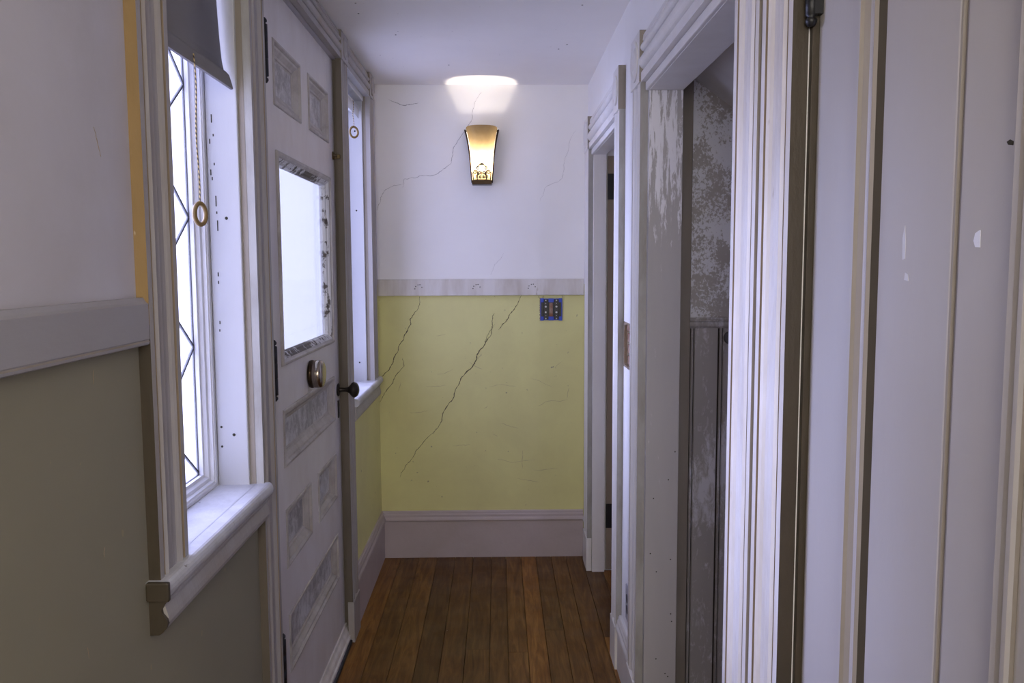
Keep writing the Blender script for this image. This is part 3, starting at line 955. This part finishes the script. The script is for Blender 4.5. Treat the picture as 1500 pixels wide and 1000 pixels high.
MB().sweep(ec, (0, 0, 0.9525), (1, 0, 0), (0, 0, 1), (0, 1, 0), 1.441, 1.4495).build('apron_end', 'ochre_dark', w1)
parent_open = W2
stool(w2, 3.452, 4.175, 3.452, 4.150, 0.986)

# ------------------------------------------------------------------ entry door
d1 = struct(empty('door_1', (-0.66, 2.835, 0)))
def D(mb, name, mats, bevel=0.0, par=None):
    o = mb.build(name, mats, None, bevel)
    if par is None: return under(d1, o)
    o.parent = par
    return o
XD = -0.640
DY0, DY1 = 2.328, 3.336
a0, a1, b0, b1_ = 2.450, 2.782, 2.893, 3.220
D(MB().box(XD - 0.045, XD, DY0, a0, 0.03, 2.332), 'stile', 'door_left', 0.001)
D(MB().box(XD - 0.045, XD, b1_, DY1, 0.03, 2.332), 'stile', 'door_left', 0.001)
for z0, z1 in ((0.03, 0.305), (0.490, 0.632), (0.813, 0.940), (1.115, 1.245), (1.873, 2.000), (2.188, 2.332)):
    D(MB().box(XD - 0.045, XD - 0.0004, a0, b1_, z0, z1), 'rail', 'door_left')
for z0, z1 in ((0.632, 0.813), (2.0, 2.188)):
    D(MB().box(XD - 0.045, XD - 0.0004, a1, b0, z0, z1), 'mullion', 'door_left')
mprof = [(0.0, -0.004), (0.0, 0.0015), (0.003, 0.004), (0.009, 0.0045), (0.012, 0.001), (0.014, -0.003), (0.020, -0.004), (0.026, -0.009), (0.032, -0.014),
         (0.038, -0.0155), (0.040, -0.0185), (0.045, -0.020), (0.045, -0.024)]
for y0, y1, z0, z1 in ((a0, a1, 2.000, 2.188), (b0, b1_, 2.000, 2.188), (a0, b1_, 0.940, 1.115), (a0, a1, 0.632, 0.813), (b0, b1_, 0.632, 0.813), (a0, b1_, 0.305, 0.490)):
    D(MB().box(XD - 0.034, XD - 0.020, y0, y1, z0, z1), 'panel', 'panel_rough')
    D(MB().ringframe(XD, y0, y1, z0, z1, mprof), 'moulding', 'door_mould')
gprof = [(0.0, -0.004), (0.0, 0.004), (0.004, 0.008), (0.010, 0.008), (0.013, 0.003), (0.018, 0.001), (0.024, -0.004), (0.026, -0.008), (0.032, -0.012),
         (0.036, -0.022), (0.036, -0.027)]
D(MB().ringframe(XD, a0, b1_, 1.245, 1.873, gprof, 1, [0, 0, 0, 0, 0, 1, 1, 1, 1, 1, 1]), 'glazing_frame', ['door_mould', 'peel_edge'])
D(MB().box(XD - 0.026, XD - 0.022, a0, b1_, 1.245, 1.873), 'glass_pane', 'glass')
sh = MB()
for ya_, yb_, za_, zb_, xx_ in ((a0, b1_, 1.318, 1.873, XD - 0.0400), (a0, b1_, 1.245, 1.318, XD - 0.0392)):
    n_ = 30
    vs = []
    for k in range(n_ + 1):
        yy_ = ya_ + (yb_ - ya_) * k / n_
        w_ = 0.0006 * math.sin(k * 1.9) + 0.0004 * math.sin(k * 4.3)
        vs += [(xx_ + w_, yy_, za_), (xx_ + w_, yy_, zb_)]
    sh.add(vs, [(2 * k, 2 * k + 2, 2 * k + 3, 2 * k + 1) for k in range(n_)], 0, True)
sh.add([(XD - 0.0400, a0, 1.318), (XD - 0.0400, b1_, 1.318), (XD - 0.0392, b1_, 1.318), (XD - 0.0392, a0, 1.318)], [(0, 1, 2, 3)])
D(sh, 'sheer_panel', 'sheer')
# drip moulding at the foot
D(MB().sweep([(0, 0.075), (0.006, 0.075), (0.009, 0.062), (0.016, 0.050), (0.020, 0.034), (0.026, 0.030), (0.026, 0.018), (0.0, 0.018)],
             (XD, 0, 0), (1, 0, 0), (0, 0, 1), (0, 1, 0), DY0 + 0.01, DY1 - 0.004), 'weather_bar', 'trim_worn')
# hinges
for zc in (2.120, 1.248, 0.400):
    h = MB()
    h.lathe([(0.0, -0.088), (0.0045, -0.086), (0.0088, -0.080), (0.0088, -0.075), (0.004, -0.071), (0.0098, -0.068), (0.0098, -0.023), (0.0088, -0.0225),
             (0.0088, -0.0215), (0.0098, -0.021), (0.0098, 0.021), (0.0088, 0.0215), (0.0088, 0.0225), (0.0098, 0.023), (0.0098, 0.068), (0.004, 0.071),
             (0.0088, 0.075), (0.0088, 0.080), (0.0045, 0.086), (0.0, 0.088)], (-0.628, 2.326, zc), (0, 0, 1), n=16)
    h.box(-0.641, -0.630, 2.3235, 2.3285, zc - 0.068, zc + 0.068)
    D(h, 'hinge', 'black')
# turn bell
bell = D(MB().lathe([(0.0, 0.0), (0.040, 0.0), (0.046, 0.002), (0.0475, 0.006), (0.0475, 0.012), (0.045, 0.015)], (XD, 2.812, 1.176), (1, 0, 0), n=40), 'bell_base', 'bronze')
D(MB().lathe([(0.045, 0.015), (0.0465, 0.017), (0.0470, 0.034), (0.0455, 0.041), (0.041, 0.046), (0.033, 0.049), (0.018, 0.051), (0.0, 0.0515)], (XD, 2.812, 1.176), (1, 0, 0), n=40), 'bell_cap', 'nickel')
# knob, rose and key plate
kb = D(MB().lathe([(0.0, 0.0), (0.024, 0.0), (0.0265, 0.002), (0.0255, 0.0045), (0.018, 0.006), (0.010, 0.0075), (0.0, 0.0075)], (XD, 3.290, 1.050), (1, 0, 0), n=32), 'knob_rose', 'knob')
D(MB().lathe([(0.0, 0.005), (0.0110, 0.006), (0.0090, 0.011), (0.0082, 0.030), (0.0105, 0.040), (0.017, 0.048), (0.026, 0.055), (0.0310, 0.061), (0.0312, 0.067),
              (0.0285, 0.074), (0.022, 0.080), (0.012, 0.084), (0.0, 0.085)], (XD, 3.290, 1.050), (1, 0, 0), n=32), 'knob', 'knob')
D(MB().box(XD, XD + 0.003, 3.280, 3.302, 0.938, 1.008), 'key_plate', 'knob', 0.002)
# small turn latch near the top
lt = MB().lathe([(0.0, 0.0), (0.016, 0.0), (0.016, 0.003), (0.012, 0.005), (0.007, 0.006), (0.007, 0.016), (0.0, 0.017)], (XD, 3.300, 1.965), (1, 0, 0), n=20)
lt.box(XD + 0.008, XD + 0.013, 3.296, 3.334, 1.958, 1.966)
D(lt, 'turn_latch', 'brass')
# latch keeper on the casing reveal
MB().box(-0.636, -0.612, 3.304, 3.311, 1.954, 1.970).build('latch_keeper', 'brass', t3, 0.002)
# rebated jamb around the door
jm = MB()
jm.box(XO, -0.6225, 2.226, 2.236, 0.0, HEAD)
jm.box(-0.70, -0.626, 2.236, 2.3265, 0.02, HEAD - 0.001)
jm.box(-0.74, -0.6235, DY1 - 0.003, DY1 + 0.003, 0.0, HEAD, 1)
trim(jm, ['door_left', 'edge_dark'])
trim(MB().box(-0.76, -0.607, 2.237, 3.338, -0.02, 0.012), ['stone'], 0.003)

# ------------------------------------------------------------------ roller blind on the large window, rolled blind on the sidelight
def ring_and_cord(parent, x, y, ztop, zbot, R=0.020, turn=0.5):
    pts = []
    n = 46
    for k in range(n + 1):
        t = k / n
        pts.append((x + 0.002 * math.sin(t * 9), y + 0.004 * t + 0.002 * math.sin(t * 5), ztop + (zbot - ztop) * t))
    c = under(parent, MB().tube(pts, 0.0016, 6).build('pull_cord', 'cord'))
    cx, cy, cz = pts[-1][0], pts[-1][1], zbot - R
    rp = [(cx + R * 0.95 * math.sin(turn) * math.cos(a), cy + R * 0.95 * math.cos(turn) * math.cos(a), cz + R * 1.1 * math.sin(a)) for a in [2 * PI * k / 28 for k in range(28)]]
    rg_ = MB().tube(rp, 0.0050, 8, 0, True).build('pull_ring', 'ring')
    rg_.parent = c
    return c
bl = empty('roller_blind', (-0.66, 1.84, 2.30))
tag(bl, 'grey cloth roller blind hanging half way down the tall window by the entry door', 'blind')
mb = MB()
prof = [(2.300, -0.676), (2.22, -0.674), (2.14, -0.671), (2.08, -0.668), (2.03, -0.664), (2.005, -0.659)]
for (z1, x1), (z0, x0) in zip(prof[:-1], prof[1:]):
    ya, yb = 1.600, 2.078
    mb.add([(x1, ya, z1), (x1, yb, z1), (x0, yb, z0), (x0, ya, z0), (x1 - 0.0008, ya, z1), (x1 - 0.0008, yb, z1), (x0 - 0.0008, yb, z0), (x0 - 0.0008, ya, z0)],
           [(0, 1, 2, 3), (4, 7, 6, 5), (1, 5, 6, 2), (0, 3, 7, 4)], 0, True)
under(bl, mb.build('cloth', 'blind'))
hm = [(-0.6605, 2.008), (-0.655, 2.008), (-0.648, 2.000), (-0.640, 1.972), (-0.6395, 1.966), (-0.645, 1.965), (-0.651, 1.972), (-0.658, 1.998)]
under(bl, MB().sweep(hm, (0, 0, 0), (1, 0, 0), (0, 0, 1), (0, 1, 0), 1.600, 2.078).build('bottom_hem', 'blind'))
under(bl, MB().lathe([(0.0, 0), (0.015, 0), (0.015, 0.478), (0.0, 0.478)], (-0.690, 1.600, 2.296), (0, 1, 0), n=20).build('roller', 'blind'))
ring_and_cord(bl, -0.638, 1.812, 1.985, 1.672, 0.0205, 0.28)
b2 = empty('rolled_blind', (-0.66, 3.73, 2.29))
tag(b2, 'white roller blind rolled right up at the top of the narrow far sidelight', 'blind')
under(b2, MB().lathe([(0.0, 0), (0.024, 0), (0.024, 0.53), (0.0, 0.53)], (-0.672, 3.470, 2.272), (0, 1, 0), n=24).build('roller', 'blind_white'))
under(b2, MB().box(-0.6505, -0.6490, 3.475, 3.995, 2.225, 2.275).build('hem', 'blind_white'))
ring_and_cord(b2, -0.640, 3.79, 2.27, 2.152, 0.021, 0.9)

# ------------------------------------------------------------------ near right door (closed closet door) and far-room door
XD3 = 0.475
d3 = struct(empty('door_3', (XD3 + 0.018, 0.9, 0)))
def D3(mb, name, mats, bevel=0.0): return under(d3, mb.build(name, mats, None, bevel))
DZ = 2.075
D3(MB().box(XD3, XD3 + 0.035, 1.112, 1.258, 0.01, DZ), 'stile', 'door_right', 0.0012)
D3(MB().box(XD3, XD3 + 0.035, 0.572, 0.735, 0.01, DZ), 'stile', 'door_right', 0.0012)
for z0, z1 in ((0.01, 0.22), (0.74, 0.90), (1.955, DZ)):
    D3(MB().box(XD3, XD3 + 0.035, 0.735, 1.112, z0, z1), 'rail', 'door_right')
d3prof = [(0.0, 0.004), (0.0, -0.004), (0.004, -0.0065), (0.010, -0.0065), (0.013, -0.002), (0.020, 0.003), (0.028, 0.0045), (0.031, 0.0015), (0.037, 0.000),
          (0.0410, 0.004), (0.0440, 0.0085), (0.0465, 0.0120), (0.0465, 0.020)]
for z0, z1 in ((0.90, 1.955), (0.22, 0.74)):
    D3(MB().ringframe(XD3, 0.735, 1.112, z0, z1, d3prof, 1, [1, 0, 0, 1, 1, 0, 0, 0, 1, 2, 2, 2, 2]), 'moulding', ['door_right', 'door_soil', 'groove_dark'])
    for ya, yb in ((0.778, 0.8815), (0.8950, 1.068)):
        D3(MB().box(XD3 + 0.012, XD3 + 0.024, ya, yb, z0 + 0.04, z1 - 0.04), 'panel_board', 'door_right', 0.0025)
    D3(MB().sweep([(-0.002, 0.0125), (-0.002, 0.020), (0.0155, 0.020), (0.0155, 0.0125), (0.0115, 0.0135), (0.0095, 0.0175), (0.006, 0.0150), (0.002, 0.0140)], (XD3, 0.8815, 0), (0, 1, 0), (1, 0, 0), (0, 0, 1), z0 + 0.04, z1 - 0.04), 'panel_joint', 'door_soil')
# edge strip, hinges
trim(MB().box(0.4655, 0.500, 1.2595, 1.2715, 0.0, HR - 0.025), ['ochre_dark'], 0.001)
trim(MB().box(0.462, 0.566, 0.5605, 0.5705, 0.0, HR), ['trim'])
trim(MB().box(0.462, 0.566, 0.5705, 1.2715, HR - 0.012, HR), ['trim'])
for zc in (1.955, 0.35):
    h = MB()
    h.lathe([(0.0, -0.070), (0.0055, -0.0685), (0.0085, -0.063), (0.0085, -0.059), (0.005, -0.056), (0.0088, -0.053), (0.0088, -0.018), (0.0080, -0.0175), (0.0080, -0.0165),
             (0.0088, -0.016), (0.0088, 0.016), (0.0080, 0.0165), (0.0080, 0.0175), (0.0088, 0.018), (0.0088, 0.053), (0.005, 0.056), (0.0085, 0.059), (0.0085, 0.063),
             (0.0055, 0.0685), (0.0, 0.070)], (0.4605, 1.2535, zc), (0, 0, 1), n=18)
    h.box(0.462, 0.4755, 1.244, 1.2585, zc - 0.053, zc + 0.053)
    D3(h, 'hinge', 'black')
# paint losses on the door
def poly_chip(pts, mat, name, x=None, t=0.0006):
    x = XD3 + 0.012 if x is None else x
    D3(MB().sweep(pts, (x, 0, 0), (0, 1, 0), (0, 0, 1), (-1, 0, 0), -0.0002, t), name, mat)
poly_chip([(0.8405, 1.5555), (0.8490, 1.5560), (0.8525, 1.5625), (0.8500, 1.5700), (0.8440, 1.5725), (0.8410, 1.5730)], 'chip', 'paint_chip')
poly_chip([(0.7940, 1.6505), (0.8015, 1.6520), (0.8040, 1.6550), (0.7990, 1.6565), (0.7935, 1.6540)], 'crack', 'dent')
poly_chip([(0.9960, 1.5450), (1.0020, 1.5440), (1.0035, 1.5700), (0.9990, 1.5850), (0.9955, 1.5650)], 'chip_dull', 'paint_chip')
poly_chip([(0.9850, 1.5190), (0.9960, 1.5200), (0.9940, 1.5290), (0.9870, 1.5270)], 'chip_dull', 'paint_chip')

d2 = struct(empty('door_2', (0.553, 4.09, 0)))
def D2(mb, name, mats, bevel=0.0): return under(d2, mb.build(name, mats, None, bevel))
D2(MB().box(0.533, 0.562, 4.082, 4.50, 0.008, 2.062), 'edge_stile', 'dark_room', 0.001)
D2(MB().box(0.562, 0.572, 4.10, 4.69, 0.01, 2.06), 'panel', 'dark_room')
for zc in (1.915, 0.285):
    D2(MB().box(0.531, 0.563, 4.0805, 4.083, zc - 0.062, zc + 0.062), 'hinge_leaf', 'black')

# ------------------------------------------------------------------ wall sconce
SX, SY = -0.080, YB
sc = empty('wall_sconce', (SX, SY, 1.945))
tag(sc, 'lit wall sconce with flared amber glass shade and dark scrollwork on the far wall', 'wall lamp')
def S(mb, name, mats, bevel=0.0): return under(sc, mb.build(name, mats, None, bevel))
ZB, ZT = 1.962, 2.226
def shade_hw(t):      # half width and depth of the shade at height fraction t
    return 0.048 + 0.018 * t + 0.013 * t ** 4, 0.066 + 0.030 * t + 0.024 * t ** 3
rows, cols = 22, 25
vs, fs = [], []
for layer in (0, 0.004):
    for i in range(rows + 1):
        t = i / rows
        hw, dp = shade_hw(t)
        hw -= layer; dp -= layer
        for k in range(cols + 1):
            a = PI * k / cols
            ca, sa = math.cos(a), math.sin(a)
            ex = 0.55
            xx = math.copysign(abs(ca) ** 0.75, ca) * hw
            yy = 0.003 + (dp - 0.003) * (sa ** ex if sa > 0 else 0)
            vs.append((SX + xx, SY - yy, ZB + (ZT - ZB) * t + 0.003 * sa * t ** 6))
N1 = (rows + 1) * (cols + 1)
for L in (0, N1):
    for i in range(rows):
        for k in range(cols):
            q = L + i * (cols + 1) + k
            fs.append((q, q + 1, q + cols + 2, q + cols + 1))
for k in range(cols):
    q = rows * (cols + 1) + k
    fs.append((q, q + 1, N1 + q + 1, N1 + q))
m_ = MB()
m_.add(vs[:N1], [f for f in fs if max(f) < N1], 0, True)
S(m_, 'glass_shade', 'shade')
# metal side bands that flare with the shade
for s in (-1, 1):
    vs, fs = [], []
    n = 24
    for i in range(n + 1):
        t = i / n
        hw, dp = shade_hw(t)
        z = ZB - 0.006 + (ZT - ZB - 0.004) * t
        xo = SX + s * (hw + 0.0060 + 0.003 * t * t)
        xi = SX + s * (hw + 0.0006)
        d0 = 0.001
        d1_ = 0.012 + (dp - 0.012) * (0.62 - 0.22 * t)
        vs += [(xo, SY - d0, z), (xo, SY - d1_, z), (xi, SY - d1_, z), (xi, SY - d0, z)]
    for i in range(n):
        for k in range(4):
            k2 = (k + 1) % 4
            fs.append((i * 4 + k, i * 4 + k2, i * 4 + 4 + k2, i * 4 + 4 + k))
    fs += [(0, 1, 2, 3), (n * 4 + 3, n * 4 + 2, n * 4 + 1, n * 4)]
    S(MB().add(vs, fs, 0, True), 'side_band', 'bronze')
S(MB().sweep([(-0.040, 1.950), (0.040, 1.950), (0.058, 2.205), (0.050, 2.216), (-0.050, 2.216), (-0.058, 2.205)], (SX, SY, 0), (1, 0, 0), (0, 0, 1), (0, -1, 0), 0.002, 0.006).box(SX - 0.0785, SX + 0.0785, SY - 0.0175, SY - 0.005, 2.212, 2.2245), 'back_plate', 'bronze')
S(MB().box(SX - 0.0495, SX + 0.0495, SY - 0.074, SY - 0.001, 1.944, 1.9640), 'base_box', 'bronze', 0.002)
S(MB().lathe([(0.0, 0), (0.014, 0), (0.014, 0.045), (0.010, 0.050), (0.0, 0.050)], (SX, SY - 0.040, 1.964), (0, 0, 1), n=16), 'lamp_socket', 'bronze')
# scrollwork
def on_shade(u, z):
    t = (z - ZB) / (ZT - ZB)
    hw, dp = shade_hw(max(0, t))
    c = max(-1, min(1, u / hw))
    ca = math.copysign(abs(c) ** (1 / 0.75), c)
    sa = math.sqrt(max(0, 1 - ca * ca))
    return (SX + u, SY - (0.012 + (dp - 0.012) * sa ** 0.55) - 0.0040, z)
def scroll(cu, cz, r, a0_, turns, s, tail=None, w=0.0030):
    pts = []
    n = int(22 * turns) + 4
    for k in range(n + 1):
        t = k / n
        a = a0_ + s * turns * 2 * PI * t
        rr = r * (0.22 + 0.78 * t)
        pts.append((cu + rr * math.cos(a), cz + rr * math.sin(a)))
    if tail: pts += tail
    return MB().tube([on_shade(u, z) for u, z in pts], w, 6)
sw = MB()
def addm(o): sw.add(o.v, o.f, 0, True)
for s in (1, -1):
    d = 1 if s > 0 else -1
    addm(scroll(s * 0.0335, 2.004, 0.0115, 0.4 * PI if s > 0 else 0.6 * PI, 1.35, d, [(s * 0.020, 1.975)]))
    addm(scroll(s * 0.0115, 1.999, 0.0095, 0.2 * PI if s > 0 else 0.8 * PI, 1.3, -d))
    addm(scroll(s * 0.019, 2.025, 0.0085, 0.0 if s > 0 else PI, 1.25, d, [(s * 0.004, 2.040), (0, 2.050)]))
    addm(scroll(s * 0.007, 1.979, 0.0065, 0.5 * PI, 1.1, d))
    addm(scroll(s * 0.0105, 2.046, 0.0045, 0.0 if s > 0 else PI, 0.9, d))
    addm(MB().tube([on_shade(s * 0.043, 1.965), on_shade(s * 0.0445, 1.985), on_shade(s * 0.046, 2.005)], 0.0028, 6))
    addm(MB().tube([on_shade(s * 0.020, 1.966), on_shade(s * 0.026, 1.978), on_shade(s * 0.028, 1.990)], 0.0028, 6))
addm(MB().tube([on_shade(0, z) for z in (2.020, 2.035, 2.050, 2.062, 2.072)], [0.0011, 0.002, 0.0012, 0.0018, 0.0006], 6))
addm(MB().tube([on_shade(0, z) for z in (1.985, 1.995, 2.003, 2.012)], [0.0008, 0.002, 0.0022, 0.0006], 6))
addm(MB().tube([on_shade(u, 1.9665) for u in (-0.047, -0.03, -0.015, 0, 0.015, 0.03, 0.047)], 0.0022, 6))
S(sw, 'scrollwork', 'scroll_iron')
bd = bpy.data.lights.new('sconce_bulb_light', 'POINT')
bd.energy = 5.0
bd.color = (1.0, 0.90, 0.76)
bd.shadow_soft_size = 0.010
bo = bpy.data.objects.new('sconce_bulb_light', bd)
bo.location = (SX, SY - 0.050, 2.053)
COL.objects.link(bo)

# ------------------------------------------------------------------ open switch box in the yellow wall
eb = empty('electrical_box', (0.272, YB, 1.309))
tag(eb, 'open blue two-gang switch box with black switches, set in the yellow wall', 'switch box')
def E_(mb, name, mats, bevel=0.0): return under(eb, mb.build(name, mats, None, bevel))
ex0, ex1, ez0, ez1 = 0.216, 0.330, 1.254, 1.366
f_ = YB - 0.006
bx = MB()
bx.box(ex0, ex0 + 0.004, f_, YB, ez0, ez1).box(ex1 - 0.005, ex1, f_, YB, ez0, ez1)
bx.box(ex0, ex1, f_, YB, ez1 - 0.004, ez1).box(ex0, ex1, f_, YB, ez0, ez0 + 0.004)
for cx_ in (ex0 + 0.009, ex1 - 0.010):
    bx.box(cx_ - 0.009, cx_ + 0.009, f_ - 0.001, YB, ez1 - 0.019, ez1 + 0.002).box(cx_ - 0.009, cx_ + 0.009, f_ - 0.001, YB, ez0 - 0.002, ez0 + 0.019)
mx_ = (ex0 + ex1) / 2 - 0.001
bx.box(mx_ - 0.014, mx_ + 0.014, f_ - 0.001, YB, ez1 - 0.019, ez1 + 0.001).box(mx_ - 0.014, mx_ + 0.014, f_ - 0.001, YB, ez0 - 0.001, ez0 + 0.019)
E_(bx, 'box', 'blue', 0.0015)
E_(MB().box(ex0 + 0.003, ex1 - 0.003, YB - 0.003, YB - 0.0005, ez0 + 0.003, ez1 - 0.003), 'box_inside', 'black_pl')
E_(MB().box(mx_ - 0.010, mx_ + 0.008, YB - 0.0045, YB - 0.003, ez0 + 0.019, ez1 - 0.022), 'plaster_dust', 'brick')
for cx_ in (ex0 + 0.028, ex1 - 0.031):
    sw_ = MB().box(cx_ - 0.010, cx_ + 0.010, YB - 0.011, YB - 0.003, ez0 + 0.006, ez1 - 0.007)
    sw_.box(cx_ - 0.013, cx_ + 0.013, YB - 0.009, YB - 0.003, ez0 + 0.024, ez1 - 0.026)
    so = E_(sw_, 'switch', 'black_pl', 0.001)
    for dz, r in ((0.0145, 0.0052), (-0.0145, 0.0052), (0.031, 0.0022), (-0.031, 0.0022), (0.047, 0.0036), (-0.047, 0.0036)):
        E_(MB().lathe([(r, 0), (r, 0.0015), (r * 0.7, 0.0025), (0, 0.003)], (cx_, YB - 0.011, (ez0 + ez1) / 2 + dz), (0, -1, 0), n=14), 'screw', 'screw')
vs_, fs_ = [], []
n_ = 30
for k in range(n_ + 1):
    z = ez0 - 0.002 + 0.118 * k / n_
    o_ = ex0 - random.uniform(0.0005, 0.006)
    vs_ += [(o_, YB - 0.002, z), (ex0 + 0.001, YB - 0.002, z), (ex0 + 0.001, YB + 0.001, z), (o_, YB + 0.001, z)]
for k in range(n_):
    for q in range(4):
        q2 = (q + 1) % 4
        fs_.append((k * 4 + q, k * 4 + q2, k * 4 + 4 + q2, k * 4 + 4 + q))
E_(MB().add(vs_, fs_), 'torn_plaster', 'fibre')
crack([(ex0 - 0.004, ez1 + 0.002), (ex0 - 0.010, ez1 + 0.014)], 0.002, sb, wb)
crack([(ex0 + 0.012, ez1 + 0.003), (ex0 + 0.015, ez1 + 0.015)], 0.003, sb, wb)
crack([(ex1 + 0.002, ez1 + 0.002), (ex1 - 0.002, ez1 + 0.016)], 0.0016, sb, wb)

# ------------------------------------------------------------------ socket outlet low on the right wall
ou = empty('wall_outlet', (XR, 2.893, 0.325))
tag(ou, 'small grey outlet cover plate low on the right wall above the baseboard', 'outlet')
under(ou, MB().box(XR - 0.005, XR, 2.857, 2.929, 0.262, 0.388).build('cover_plate', 'ivory', None, 0.002))
for dz in (-0.020, 0.020):
    under(ou, MB().lathe([(0.0165, 0), (0.0165, 0.001), (0.0155, 0.0016), (0, 0.0018)], (XR - 0.005, 2.893, 0.325 + dz), (-1, 0, 0), n=20).build('socket', 'disc'))
under(ou, MB().lathe([(0.0035, 0), (0.003, 0.001), (0, 0.0014)], (XR - 0.005, 2.893, 0.325), (-1, 0, 0), n=10).build('screw', 'screw'))

# ------------------------------------------------------------------ hall lamp body behind the camera
hl = MB().lathe([(0.0, 0.0), (0.12, 0.0), (0.12, 0.02), (0.08, 0.045), (0.0, 0.05)], (-0.05, -0.5, ZC - 0.001), (0, 0, -1), n=32).build('ceiling_lamp_base', 'trim')
tag(hl, 'round white ceiling lamp base in the hall behind the viewpoint', 'ceiling lamp')
